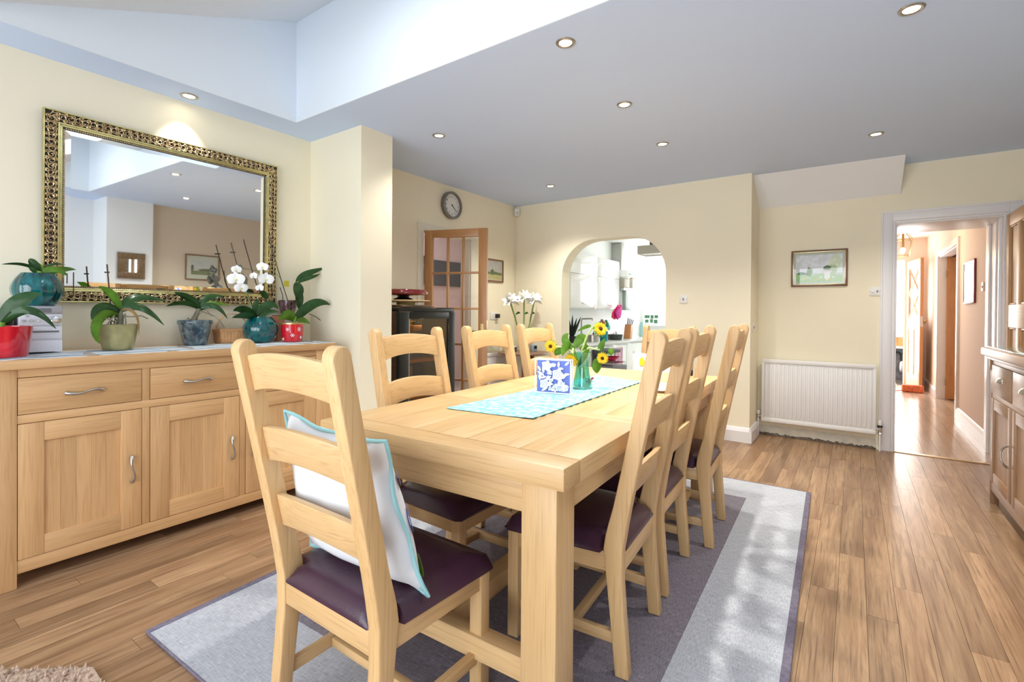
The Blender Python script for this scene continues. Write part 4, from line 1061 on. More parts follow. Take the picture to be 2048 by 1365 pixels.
def land(poly):
    poly([(0, 0), (1, 0), (1, 1), (0, 1)], pc((.62, .62, .60)), 'print'); poly([(0, 0), (1, 0), (1, .26), (0, .32)], pc((.22, .24, .12)))
    poly(blob(.08, .45, .10, .28, 12, .3, 2), pc((.12, .12, .07))); poly(blob(.95, .45, .07, .25, 12, .3, 8), pc((.12, .12, .07))); poly(blob(.4, .34, .3, .08, 14, .3, 12), pc((.14, .15, .08)))
picture('framed_picture', 'mounted landscape in a thin brown frame on the tan right-hand wall, seen in the mirror', (XR, 3.22, 1.46), -PI/2, .46, .37, .016, fr_w, .062, land)
def nothing(poly): poly([(0, 0), (1, 0), (1, 1), (0, 1)], mirm, 'mirror_glass')
t = picture('small_mirror', 'small square mirror in a heavy bronze frame on the white right-hand pier', (1.08, 2.33, 1.43), -PI/2, .30, .34, .085, P('bronze_frame', (0.22, 0.15, 0.09), 0.35, 0.6, var=.5, vscale=70, bump=1, bscale=90), .0, nothing, .03, cat='mirror')
hallfr = P('dark_red_frame', (0.22, 0.03, 0.03), 0.4)
def pale(poly): poly([(0, 0), (1, 0), (1, 1), (0, 1)], pc((.78, .82, .88)), 'print'); poly([(.1, .1), (.9, .1), (.9, .3), (.1, .25)], pc((.70, .72, .76)))
picture('framed_picture', 'tall pale picture in a dark frame on the hall wall', (HX, 6.78, 1.30), -PI/2, .56, .44, .014, hallfr, .0, pale)

def plate(name, label, loc, rz, W=.078, Hh=.078, kind='switch', cat='switch'):
    t = thing(name, label, cat, loc, rz)
    bx('plate', whitep, (-W/2, -.008, -Hh/2, W/2, 0, Hh/2), t, .002)
    if kind == 'switch': bx('rocker', greyp, (-.006, -.013, -.012, .006, -.008, .012), t, .001); [MB().ball((s_*.028, -.008, 0), .003, 6).build('screw', greyp, t) for s_ in (-1, 1)]
    if kind == 'dimmer':
        mb = MB().lathe([(.010, 0), (.009, -.012), (0, -.013)], (0, 0, 0), 16, 'y'); mb.v = [v+Vector((-.014, -.008, 0)) for v in mb.v]; mb.build('dimmer_knob', whitep, t, smooth=40)
        bx('rocker', greyp, (.010, -.012, -.008, .022, -.008, .008), t, .001); [MB().ball((s_*.034, -.008, 0), .003, 6).build('screw', greyp, t) for s_ in (-1, 1)]
    if kind == 'socket':
        for s_ in (-1, 1):
            for (a, b, c, d) in ((-.002, .012, .003, .009), (-.011, -.006, .003, .006), (.006, -.006, .003, .006)): bx('pin_hole', blackm, (s_*W/4+a-c/2, -.0085, b-d/2-.004, s_*W/4+a+c/2, -.007, b+d/2-.004), t)
    return t
plate('light_switch', 'square single light switch on the cream wall right of the arch', (-1.369, YB, 1.317), 0)
plate('dimmer_switch', 'square dimmer switch beside the hall door frame', (.148, YR, 1.383), 0, .085, .075, 'dimmer')
q = at(1506, 655, x=-.77); plate('room_thermostat', 'small narrow grey-fronted control on the side of the wall pier', (-.77, q.y, q.z), PI/2, .05, .085, 'switch', 'control')
q = at(1967, 574, x=HX); plate('light_switch', 'small light switch on the pink hall wall beyond the doorway', (HX, q.y, q.z), -PI/2, .08, .08)
q = at(988, 632, x=XL)
sk_ = plate('wall_socket', 'double wall socket with a black plug beside the glazed door', (XL, q.y, q.z), PI/2, .146, .085, 'socket', 'socket'); bx('plug', blackm, (.012, -.045, -.025, .06, -.008, .022), sk_, .004)
pts = [(.036, -.04, -.02), (.05, -.045, -.10), (.06, -.03, -.2), (.075, -.02, -.32), (.08, -.02, -.5)]
MB().tube(pts, .0025, 6).build('flex', whitep, sk_, smooth=60)
al = thing('alarm_sensor', 'small white motion sensor high in the corner left of the arch', 'sensor', (XL+.045, YB-.045, 2.34), PI/4)
MB().prism([(-.028, 0), (.028, 0), (.030, .085), (-.030, .085)], 'y', -.030, .02).build('casing', whitep, al, .006)
bx('lens', P('sensor_lens', (0.55, 0.54, 0.48), 0.4), (-.018, -.034, .012, .018, -.029, .045), al, .003)
MB().tube([(0, .025, 0), (0, .030, -.5), (0, .030, -2.1)], .003, 6).build('cable', whitep, al)

# ================================================================== DOWNLIGHTS
DLP = [(-3.262, 1.26), (-1.13, 2.027), (.184, 2.623), (-1.164, 2.833), (-2.476, 2.575), (-1.196, 3.655), (.115, 4.294), (-2.522, 4.237)]
DLN = ['above the mirror', 'nearest the roof recess', 'at the far right of the ceiling', 'in the middle of the ceiling', 'in front of the left pier', 'behind the middle one', 'before the hall doorway', 'nearest the clock']
dl0 = None
for i, ((x_, y_), nme) in enumerate(zip(DLP, DLN)):
    lab = 'recessed chrome ceiling spotlight '+nme
    if dl0 is None:
        t = thing('downlight', lab, 'downlight', (x_, y_, CZ-.0005), 0, 'recessed ceiling spotlights')
        MB().lathe([(.030, -.002), (.034, -.006), (.044, -.005), (.047, 0)], (0, 0, 0), 28).build('bezel', nickel, t, smooth=60)
        MB().lathe([(0, -.0035), (.022, -.0035), (.030, -.002), (.030, -.001)], (0, 0, 0), 24).build('lamp', lampe, t, smooth=60)
        dl0 = t
    else:
        t = copy_tree(dl0, lab); t.location = (x_, y_, CZ-.0005)
    sl = bpy.data.lights.new('downlight_beam', 'SPOT'); sl.energy = {4: 26, 2: 52, 6: 60}.get(i, 76) if i else 24; sl.color = (1.0, 0.955, 0.86); sl.shadow_soft_size = .04
    sl.spot_size = math.radians(120 if i else 66); sl.spot_blend = .9 if i else .5
    so = bpy.data.objects.new('downlight_beam', sl); COL.objects.link(so); so.location = (x_, y_, CZ-.03)
    if i == 0: so.rotation_euler = (0, math.radians(8), 0)

# ================================================================== PLANTS
def leaf(parent, pts, wd, mat, flat=.35, name='leaf', fold=.18, tipw=.0, loc=(0, 0, 0), n=12, nx=(1, 0, 0)):
    """pts: centre line in room space; flat: 1 = blade lies level, 0 = blade faces the room"""
    P_ = [Vector(p)-Vector(loc) for p in pts]; nx = Vector(nx)
    def bez(t):
        q = list(P_)
        while len(q) > 1: q = [a.lerp(b, t) for a, b in zip(q, q[1:])]
        return q[0]
    vs = []; fs = []; m = 5
    for i in range(n+1):
        t = i/n; p = bez(t); tg = (bez(min(1, t+.02))-bez(max(0, t-.02))).normalized()
        perp = tg.cross(nx)
        if perp.length < 1e-3: perp = Vector((0, 0, 1))
        perp.normalize(); side = (perp*(1-flat)+nx*flat); side -= tg*side.dot(tg); side.normalize()
        nrm = tg.cross(side).normalized()
        w_ = wd*(math.sin(PI*min(1, (t*.93+.07))**.85)**.7*(.96)+.02) if tipw == 0 else wd*(1-t*(1-tipw))
        if t == 1: w_ = wd*.06
        for k in range(m):
            s_ = -1+2*k/(m-1)
            vs.append(p+side*w_*s_+nrm*(-fold*w_*(1-abs(s_))*1.0))
    for i in range(n):
        for k in range(m-1):
            a = i*m+k; fs.append((a, a+1, a+m+1, a+m))
    return MB().add(vs, fs).build(name, mat, parent, smooth=80, solid=.0012, calc=False)
def stem(parent, pts, r, mat, name='stem', loc=(0, 0, 0), n=7):
    return MB().tube([Vector(p)-Vector(loc) for p in pts], r, n).build(name, mat, parent, smooth=60)
def apx(x, *ps):
    """centre line from sight lines met at real depths x+dx"""
    return [at(p[0], p[1], x=x+(p[2] if len(p) > 2 else 0)) for p in ps]
def flower(parent, c, face, r, loc, mat=petw, name='flower', seed=0, centre=None):
    rnd = random.Random(seed); f = Vector(face).normalized(); u = f.cross(Vector((0, 0, 1))).normalized(); v = u.cross(f)
    c = Vector(c)-Vector(loc); mb = MB()
    for k, (ang, ln, wd) in enumerate(((90, 1.0, .36), (205, .95, .34), (335, .95, .34), (20, 1.05, .62), (160, 1.05, .62))):
        a = math.radians(ang+rnd.uniform(-6, 6)); d = u*math.cos(a)+v*math.sin(a); sd = u*-math.sin(a)+v*math.cos(a)
        vs = []
        for i in range(7):
            t = i/6; w_ = wd*r*math.sin(PI*(.08+.86*t))**.8
            for s_ in (-1, 0, 1): vs.append(c+d*r*ln*t+sd*w_*s_+f*(.10*r*math.sin(PI*t)+.05*r*(1-abs(s_))-(.12*r if k < 3 else 0)))
        fs = []
        for i in range(6):
            for q in range(2): a_ = 3*i+q; fs.append((a_, a_+1, a_+4, a_+3))
        mb.add(vs, fs)
    mb.m = 1; mb.ball(c+f*.12*r, r*.16, 6); mb.m = 0
    return mb.build(name, [mat, centre or P('petal_centre', (0.75, 0.70, 0.25), 0.5)], parent, smooth=70)
def pot_obj(name, label, prof, loc, mat, cat='plant', soil_z=None, soil_r=None, group=None):
    t = thing(name, label, cat, loc, 0, group)
    MB().lathe(prof, (0, 0, 0), 40).build('pot', mat, t, smooth=50)
    if soil_z: MB().lathe([(0, soil_z+.006), (soil_r*.5, soil_z+.004), (soil_r, soil_z)], (0, 0, 0), 24).build('compost', soil, t, smooth=50)
    return t
ZS = .9685
def roots(t, loc, x, items):
    for pts, r in items: stem(t, apx(x, *pts), r, rootm, 'aerial_root', loc)
# 1 gold pot
L1 = (-3.17, .893, ZS)
t = pot_obj('potted_orchid', 'drooping orchid without flowers in a tapered gold pot', [(0, 0), (.064, 0), (.069, .02), (.087, .13), (.0885, .133), (.082, .133), (.078, .11), (0, .11)], L1, goldpot, soil_z=.113, soil_r=.076)
x = L1[0]
for pts, w_, m, fl_ in (([(240, 628), (214, 612, .05), (188, 607, .06), (183, 640, .09)], .028, leafm, .25), ([(238, 632), (200, 612, .06), (175, 660, .10), (200, 688, .11)], .026, leafl, .15),
                   ([(240, 620), (232, 590), (215, 580), (198, 573)], .020, leafl, .25), ([(240, 618), (262, 588, -.03), (285, 592, -.05), (335, 603, -.06)], .025, leafm, .45),
                   ([(242, 622), (265, 604, .03), (292, 612, .06), (328, 651, .08)], .024, leafm, .35), ([(242, 622), (262, 612, .05), (282, 628, .07), (277, 672, .08)], .008, leafy, .2)):
    leaf(t, apx(x, *pts), w_, m, fl_, loc=L1)
stem(t, apx(x, (240, 655), (241, 640), (240, 620)), [.016, .014, .010], rootm, 'stem', L1)
stem(t, apx(x-.02, (222, 654), (220, 600), (214, 529)), .0035, stemb, 'support_stick', L1)
stem(t, apx(x-.02, (209, 545), (219, 545)), .004, stemb, 'clip', L1)
roots(t, L1, x, [([(238, 650), (228, 632, .03), (214, 650, .05)], .004), ([(242, 645), (250, 628, .03), (252, 652, .04)], .004), ([(242, 632), (262, 634, .04), (283, 632, .05), (296, 638, .05)], .003), ([(236, 648), (220, 640, .04), (210, 636, .05)], .003), ([(240, 640), (232, 625), (228, 650)], .003)])
# 2 blue marbled pot
L2 = (-3.262, 1.295, ZS)
t = pot_obj('potted_orchid', 'leaning orchid without flowers in a squat blue marbled pot', [(0, 0), (.060, 0), (.062, .006), (.087, .122), (.093, .128), (.093, .146), (.089, .150), (.082, .148), (.078, .125), (0, .125)], L2, marbm, soil_z=.135, soil_r=.078)
x = L2[0]
for pts, w_, m, fl_ in (([(398, 620), (392, 598), (365, 590, .02), (349, 585, .03)], .022, leafm, .3), ([(398, 618), (405, 592, -.02), (425, 592, -.03), (450, 593, -.04)], .022, leafm, .4),
                   ([(400, 620), (420, 603, .03), (440, 612, .05), (455, 638, .06)], .020, leafm, .3), ([(398, 618), (375, 600, .04), (350, 606, .06), (332, 613, .07)], .020, leafm, .5),
                   ([(400, 616), (415, 605), (438, 604, .02), (458, 612, .02)], .018, leafl, .5)):
    leaf(t, apx(x, *pts), w_, m, fl_, loc=L2)
stem(t, apx(x, (384, 648), (390, 636), (398, 618)), [.018, .016, .010], rootm, 'stem', L2)
stem(t, apx(x, (400, 622), (428, 632, .02), (440, 642, .03), (449, 656, .04)), .0022, rootm, 'aerial_root', L2)
stem(t, apx(x, (396, 630), (412, 620, .03), (425, 633, .04)), .003, rootm, 'aerial_root', L2); stem(t, apx(x, (384, 645), (376, 636, .02), (370, 646, .03)), .003, rootm, 'aerial_root', L2)
# 3 teal bowl with white flowers
L3 = (-3.225, 1.672, ZS)
def gourd(r, h, n_=16): return [(0, 0)]+[(r*(.52+.48*math.sin(PI*(.04+.80*i/n_)))**1.0*(1 if i else .9), h*i/n_) for i in range(n_+1)]
def ribbed(mb, r, h, ribs=16, amp=.02):
    n_ = 64; m_ = 14; vs = []; fs = []
    for k in range(n_):
        a = 2*PI*k/n_
        for i in range(m_+1):
            q = i/m_; rr_ = r*(.50+.50*math.sin(PI*(.06+.88*q))**.8) * (1+amp*math.cos(ribs*a)*math.sin(PI*q))
            vs.append((rr_*math.cos(a), rr_*math.sin(a), h*q))
    for k in range(n_):
        for i in range(m_):
            a_ = k*(m_+1)+i; b_ = ((k+1) % n_)*(m_+1)+i; fs.append((a_, b_, b_+1, a_+1))
    fs.append([k*(m_+1) for k in range(n_)][::-1])
    return mb.add(vs, fs)
def teal_bowl(name, label, loc, r, h, ribs):
    t = thing(name, label, 'plant', loc)
    ribbed(MB(), r, h, ribs).build('pot', tealm, t, smooth=70)
    MB().lathe([(0, h*.90), (r*.62, h*.88)], (0, 0, 0), 24).build('compost', soil, t)
    return t
t = teal_bowl('potted_orchid', 'white flowering orchid in a teal bowl on the cloth-covered sideboard', L3, .106, .168, 12)
x = L3[0]
for pts, w_, m, fl_ in (([(512, 640), (500, 622, .02), (480, 612, .03), (466, 622, .05)], .030, leafm, .35), ([(512, 638), (500, 628, .05), (485, 628, .08), (464, 636, .09)], .030, leafm, .45),
                   ([(512, 636), (525, 612, .02), (545, 600, .02), (556, 618, .04)], .032, leafm, .25), ([(512, 636), (508, 615), (512, 605), (518, 600)], .020, leafm, .2), ([(512, 638), (530, 625, .03), (545, 620, .04), (558, 625, .05)], .022, leafm, .5)):
    leaf(t, apx(x, *pts), w_, m, fl_, loc=L3)
stem(t, apx(x-.03, (512, 640), (500, 600), (485, 570), (462, 486)), .003, stemb, 'support_stick', L3)
stem(t, apx(x-.02, (514, 640), (496, 595), (484, 560), (482, 540)), .003, stemg, 'flower_spike', L3)
stem(t, apx(x-.03, (460, 505), (471, 505)), .004, stemb, 'clip', L3)
stem(t, apx(x-.05, (560, 556), (545, 540, .02), (525, 535, .04), (512, 545, .05)), .002, stemg, 'flower_spike', L3)
for k, (px_, py_, r, fx) in enumerate(((473, 540, .030, (1, -.3, -.1)), (472, 560, .050, (1, -.5, .0)), (482, 577, .040, (1, -.2, -.3)), (525, 535, .036, (1, -.6, .2)), (507, 553, .028, (.5, -1, .1)), (532, 560, .048, (1, -.4, -.1)), (519, 577, .026, (.8, -.7, 0)))):
    flower(t, at(px_, py_, x=x+.02), fx, r, L3, seed=k, name='flower')
leaf(t, apx(-3.28, (535, 598), (530, 590), (522, 580), (518, 590)), .02, leafm, .3, loc=L3)
# 4 red snowflake pot
rp = at(588, 683, x=-3.10); L4 = (-3.14, rp.y+.01, ZS)
t = pot_obj('potted_orchid', 'broad-leaved orchid in a red pot with white snowflakes at the sideboard end', [(0, 0), (.058, 0), (.064, .008), (.071, .06), (.070, .118), (.072, .128), (.066, .130), (.062, .105), (0, .105)], L4, redm, soil_z=.112, soil_r=.062)
x = L4[0]
for pts, w_, m, fl_ in (([(590, 640), (610, 615, .02), (635, 595, .03), (660, 610, .04)], .036, leafm, .15), ([(590, 640), (575, 620, .03), (557, 640, .05)], .036, leafl, .15), ([(592, 640), (605, 636, .02), (620, 648, .03)], .022, leafl, .2)):
    leaf(t, apx(x, *pts), w_, m, fl_, loc=L4)
MB().lathe([(.0705, .118), (.0735, .119), (.0735, .129), (.066, .131), (.0655, .119)], (0, 0, 0), 36).build('rim_band', P('gold_rim', (.55, .42, .2), .3, .7), t, smooth=40)
stem(t, apx(x, (588, 648), (591, 634)), .010, leafl, 'stem', L4); stem(t, apx(x, (618, 628, .02), (632, 634, .03), (641, 641, .03)), .003, stemb, 'aerial_root', L4)
stem(t, apx(x-.05, (586, 645), (575, 600), (556, 540), (537, 473)), .0032, stemb, 'support_stick', L4)
stem(t, apx(x-.06, (568, 628), (565, 590), (560, 575)), .003, stemb, 'flower_spike', L4)
for (a, z_, r_) in ((-.95, .085, .013), (.12, .085, .016), (-.5, .045, .014), (.3, .03, .010), (-1.4, .02, .010)):
    mb = MB()
    for k in range(6):
        b = k*PI/3; 
        def sp(s_, q):  # wrap onto the pot wall
            aa = a+(s_*math.cos(b)-q*math.sin(b))/.072; return (.0722*math.cos(aa), .0722*math.sin(aa), z_+s_*math.sin(b)+q*math.cos(b))
        mb.add([sp(0, -.0010), sp(r_, -.0010), sp(r_, .0010), sp(0, .0010)], [(0, 1, 2, 3)]); mb.add([sp(r_*.62, -.0035), sp(r_*.74, -.0035), sp(r_*.74, .0035), sp(r_*.62, .0035)], [(0, 1, 2, 3)])
    mb.build('snowflake', papw, t, solid=.0008)
# orchid in a dark pot on a small wire shelf behind
ws = thing('plant_stand', 'low dark wire stand with a wooden board behind the red snowflake pot', 'stand', (-3.30, 1.905, ZS))
for k in range(5): MB().tube([(-.045+.022*k, -.085, .175), (-.045+.022*k, .085, .175)], .0022, 6).build('wire', stemb, ws)
MB().tube([(-.05, -.085, .175), (.05, -.085, .175)], .003, 6).tube([(-.05, .085, .175), (.05, .085, .175)], .003, 6).tube([(-.05, -.085, .158), (.05, -.085, .158)], .003, 6).build('end_wire', stemb, ws)
bx('back_board', wood('red_box_wood', (0.50, 0.22, 0.12), (0.42, 0.17, 0.09), (0.3, 0.1, 0.05), 'z'), (-.05, -.095, 0, .045, -.045, .172), ws, .002)
bx('side_board', P('grey_panel', (0.42, 0.42, 0.45), 0.5), (-.05, -.044, 0, .04, .090, .170), ws, .002)
L5 = (-3.30, 1.905, ZS+.1785)
t = pot_obj('potted_orchid', 'orchid with round hanging leaves in a small dark patterned pot on the wire stand', [(0, 0), (.040, 0), (.048, .02), (.060, .07), (.062, .105), (.056, .107), (0, .085)], L5, glazed('dark_patterned_glaze', (0.03, 0.02, 0.02), (0.25, 0.12, 0.14), (40, 40, 30)), soil_z=.095, soil_r=.05)
x = L5[0]+.03
for pts, w_, m, fl_ in (([(594, 566), (600, 548, .02), (625, 545, .03), (648, 536, .04)], .024, leafm, .15), ([(594, 566), (610, 556, .03), (625, 556, .04), (640, 548, .05)], .016, leafm, .2),
                   ([(596, 566, .03), (598, 575, .05), (597, 590, .06), (594, 598, .06)], .044, leafm, .05), ([(598, 580, .02), (600, 600, .04), (598, 620, .05)], .034, leafm, .05)):
    leaf(t, apx(x, *pts), w_, m, fl_, loc=L5)
stem(t, apx(x, (590, 575), (596, 562)), .008, stemg, 'stem', L5)
q = at(573, 568, x=x); bx('plant_label', P('yellow_label', (0.60, 0.52, 0.04), 0.6), (q.x-L5[0], q.y-L5[1]-.018, q.z-L5[2]-.02, q.x-L5[0]+.002, q.y-L5[1]+.018, q.z-L5[2]+.022), t)
# basket behind the teal bowl
bk = at(462, 670, x=-3.29); Lb = (-3.315, bk.y+.02, ZS)
t = thing('trug_basket', 'small orange chip-wood basket with arched handle behind the teal bowl', 'basket', Lb)
for k in range(9):
    for s_ in (-1, 1): MB().add([(s_*.040, -.085+.019*k, 0), (s_*.040, -.085+.019*k+.0175, 0), (s_*.052, -.095+.0212*k+.0195, .082), (s_*.052, -.095+.0212*k, .082)], [(0, 1, 2, 3)]).build('slat', basketm, t, solid=.002)
for s_ in (-1, 1):
    for k in range(4): MB().add([(-.040+.02*k, s_*.086, 0), (-.0215+.02*k, s_*.086, 0), (-.026+.0262*k, s_*.096, .082), (-.052+.0262*k, s_*.096, .082)], [(0, 1, 2, 3)]).build('slat', basketm, t, solid=.002)
for z_, r_ in ((.078, .0535), (.086, .0535)): MB().tube([(-r_, -.098, z_), (r_, -.098, z_), (r_, .098, z_), (-r_, .098, z_), (-r_, -.098, z_)], .004, 6).build('rim_band', basketm, t)
bx('base', basketm, (-.042, -.088, 0, .042, .088, .003), t)
hd = [(0, .098*math.cos(a), .085+.105*math.sin(a)) for a in [PI*i/16 for i in range(17)]]
mb = MB(); vs = []; 
for p in hd: vs += [(p[0]-.009, p[1], p[2]), (p[0]+.009, p[1], p[2])]
mb.add(vs, [(2*i, 2*i+1, 2*i+3, 2*i+2) for i in range(16)]); mb.build('handle', basketm, t, solid=.003)
# stereo, speaker, red pot and teal bowl on the left
t = thing('stereo_unit', 'silver mini stereo with round volume knob under the large teal bowl', 'stereo', (-3.25, .594, ZS))
fx = .10; W2 = .0745
bx('body', silverp, (-.10, -W2, .006, fx-.006, W2, .224), t, .004)
bx('display_panel', P('stereo_top_panel', (0.46, 0.47, 0.52), 0.3, 0.3), (fx-.006, -W2+.001, .188, fx, W2-.001, .223), t, .001); bx('display', greyp, (fx, -.040, .194, fx+.001, .035, .214), t)
bx('control_panel', silverp, (fx-.006, -W2+.001, .131, fx, W2-.001, .186), t, .002); bx('cassette_door', silverp, (fx-.006, -W2+.001, .068, fx, W2-.001, .128), t, .002)
bx('base_strip', silverp, (fx-.006, -W2, .006, fx+.002, W2, .062), t, .003); bx('tape_slot', greyp, (fx, -.060, .098, fx+.0012, .062, .107), t)
MB().lathe([(.020, 0), (.019, .010), (.016, .012), (0, .012)], (fx, .050, .155), 28, 'x').build('volume_knob', chrome, t, smooth=35)
for k, (yy, zz_, r_) in enumerate(((-.062, .155, .006), (-.036, .155, .006), (-.012, .155, .006), (-.05, .177, .004), (.04, .178, .003), (.055, .178, .003), (-.032, .139, .0035), (-.014, .139, .0035), (.004, .139, .0035))):
    MB().lathe([(r_, 0), (r_*.9, .004), (0, .004)], (fx, yy, zz_), 12, 'x').build('button', chrome if k < 4 else silverp, t, smooth=35)
bx('mark', P('teal_print', (0.25, 0.5, 0.5), 0.5), (fx+.0001, -.062, .119, fx+.0006, -.030, .122), t)
t = thing('speaker', 'small silver speaker with brown side behind the red pot', 'speaker', (-3.26, .45, ZS))
bx('cabinet', P('wine_brown_side', (0.20, 0.12, 0.11), 0.4), (-.10, -.065, 0, .085, .055, .205), t, .003); bx('front_grille', P('grille_grey', (0.40, 0.42, 0.46), 0.7, bump=.5, bscale=400), (.085, -.064, .004, .092, .030, .200), t, .002)
bx('control_strip', blackm, (.0855, .034, .06, .089, .050, .19), t)
L6 = (-3.22, .594, ZS+.2245)
t = teal_bowl('potted_orchid', 'large teal bowl with a flat-leaved orchid standing on the silver stereo', L6, .094, .158, 14)
x = L6[0]
for pts, w_, m, fl_ in (([(78, 545), (60, 527), (30, 526), (3, 529, .03)], .012, leafm, .6), ([(80, 545), (70, 530), (62, 520), (58, 518)], .018, leafm, .3), ([(80, 545), (95, 527), (115, 525), (133, 531)], .012, leafm, .6),
                   ([(82, 546), (100, 533, .02), (122, 540, .04), (136, 553, .05)], .017, leafl, .35), ([(82, 546), (105, 545, -.02), (130, 534, -.02), (152, 540, -.02)], .018, leafl, .35), ([(78, 546), (66, 538), (58, 528)], .016, leafm, .3), ([(82, 545), (76, 532), (66, 524)], .018, leafl, .3)):
    leaf(t, apx(x, *pts), w_, m, fl_, loc=L6)
stem(t, apx(x, (78, 552), (80, 543)), .012, leafl, 'stem', L6)
stem(t, apx(x-.05, (147, 592), (147, 545)), .0025, stemb, 'support_stick', L6)
q = at(2, 690, x=-3.03); L7 = (-3.05, q.y, ZS)
t = pot_obj('potted_orchid', 'broad-leaved orchid in a glossy red pot at the left end of the sideboard', [(0, 0), (.086, 0), (.089, .006), (.104, .130), (.1055, .134), (.099, .134), (.094, .112), (0, .112)], L7, redm, soil_z=.115, soil_r=.092)
x = L7[0]
for pts, w_, m, fl_ in (([(5, 648), (20, 615, .02), (45, 590, .03), (82, 588, .05)], .036, leafm, .3), ([(5, 650), (40, 610, .06), (70, 610, .10), (112, 658, .12)], .020, leafm, .25)):
    leaf(t, apx(x, *pts), w_, m, fl_, loc=L7)
stem(t, apx(x, (2, 660), (4, 645)), .014, leafl, 'stem', L7)

# ================================================================== ON THE TABLE
TZ = .7805
rc = [(-1.365, 1.471), (-.973, 1.52), (-.993, 2.702), (-1.329, 2.832)]
rn = thing('table_runner', 'pale aqua slubbed runner laid along the dining table', 'runner', (-1.17, 2.1, TZ))
def rfn(u, v):
    a = Vector((*rc[0], 0)).lerp(Vector((*rc[3], 0)), u); b = Vector((*rc[1], 0)).lerp(Vector((*rc[2], 0)), u); p = a.lerp(b, v)
    rp_ = math.sin(u*2*PI*17+math.sin(u*20)); e_ = max(0, (v-.82)/.18)+max(0, (.10-v)/.10)*.6
    return (p.x+1.17+.004*rp_*e_, p.y-2.1, .0012+.0005*math.sin(u*31+v*9)+(.0028+.0026*rp_)*e_)
MB().grid(rfn, 150, 14).build('cloth', runm, rn, smooth=70, solid=.0010)
def rfe(u, v):
    p = rfn(u, 1.0); return (p[0]+.0002*v, p[1], p[2]-.0012+(-p[2]+.0016)*v)
MB().grid(rfe, 150, 1).build('hem', runu, rn, smooth=70)
Zr = TZ+.0030
# blue and white openwork napkin holder
c0, c1 = Vector((-1.285, 2.020, 0)), Vector((-1.105, 2.062, 0)); cw = (c1-c0).length
nh = thing('napkin_holder', 'blue and white openwork rose napkin holder standing on the aqua runner', 'napkin holder', (c0.x, c0.y, Zr), math.atan2(c1.y-c0.y, c1.x-c0.x))
hh = .168
bx('napkins', P('blue_paper', (0.16, 0.22, 0.60), 0.7), (.012, .010, .003, cw-.010, .030, hh-.004), nh, .001)
for k in range(4): bx('napkin_edge', papw if k % 2 else bluem, (.010, .009+.005*k, .002, cw-.008, .012+.005*k, hh-.006+.002*k), nh)
for yy in (0.0, .034):
    for b in ((0, yy, 0, cw, yy+.003, .007), (0, yy, hh-.006, cw, yy+.003, hh), (0, yy, .007, .006, yy+.003, hh-.006), (cw-.006, yy, .007, cw, yy+.003, hh-.006)): bx('frame_bar', papw, b, nh, .001)
bx('frame_base', papw, (0, .003, 0, cw, .034, .0025), nh)
def flat_shape(pts, mat, name, y_=-.0016):
    return MB().add([(a, y_, b) for a, b in pts], [list(range(len(pts)))]).build(name, mat, nh, solid=.0014)
random.seed(9)
roses = ((.062, .135, .024), (.118, .094, .027), (.052, .046, .024), (.125, .03, .014))
for (a, b, r_) in roses:
    flat_shape([(a+(r_+.0035*math.cos(5*t_))*math.cos(t_), b+(r_+.0035*math.cos(5*t_))*math.sin(t_)) for t_ in [2*PI*i/24 for i in range(24)]], papw, 'rose')
    MB().tube([(a+r_*(1-.8*t_)*.75*math.cos(t_*11), -.0028, b+r_*(1-.8*t_)*.75*math.sin(t_*11)) for t_ in [i/26 for i in range(27)]], .0007, 4).build('rose_line', bluem, nh)
for k in range(78):
    a, b = random.uniform(.02, cw-.02), random.uniform(.018, hh-.018)
    if any((a-p)**2+(b-q_)**2 < (r_*1.05)**2 for p, q_, r_ in roses): continue
    t0 = random.uniform(0, 6.28); l_ = .014
    flat_shape([(a+l_*math.cos(t_)*math.cos(t0)-l_*.42*math.sin(t_)*abs(math.sin(t_))**.3*math.sin(t0), b+l_*math.cos(t_)*math.sin(t0)+l_*.42*math.sin(t_)*abs(math.sin(t_))**.3*math.cos(t0)) for t_ in [2*PI*i/14 for i in range(14)]], papw, 'leaf_shape', -.0004)
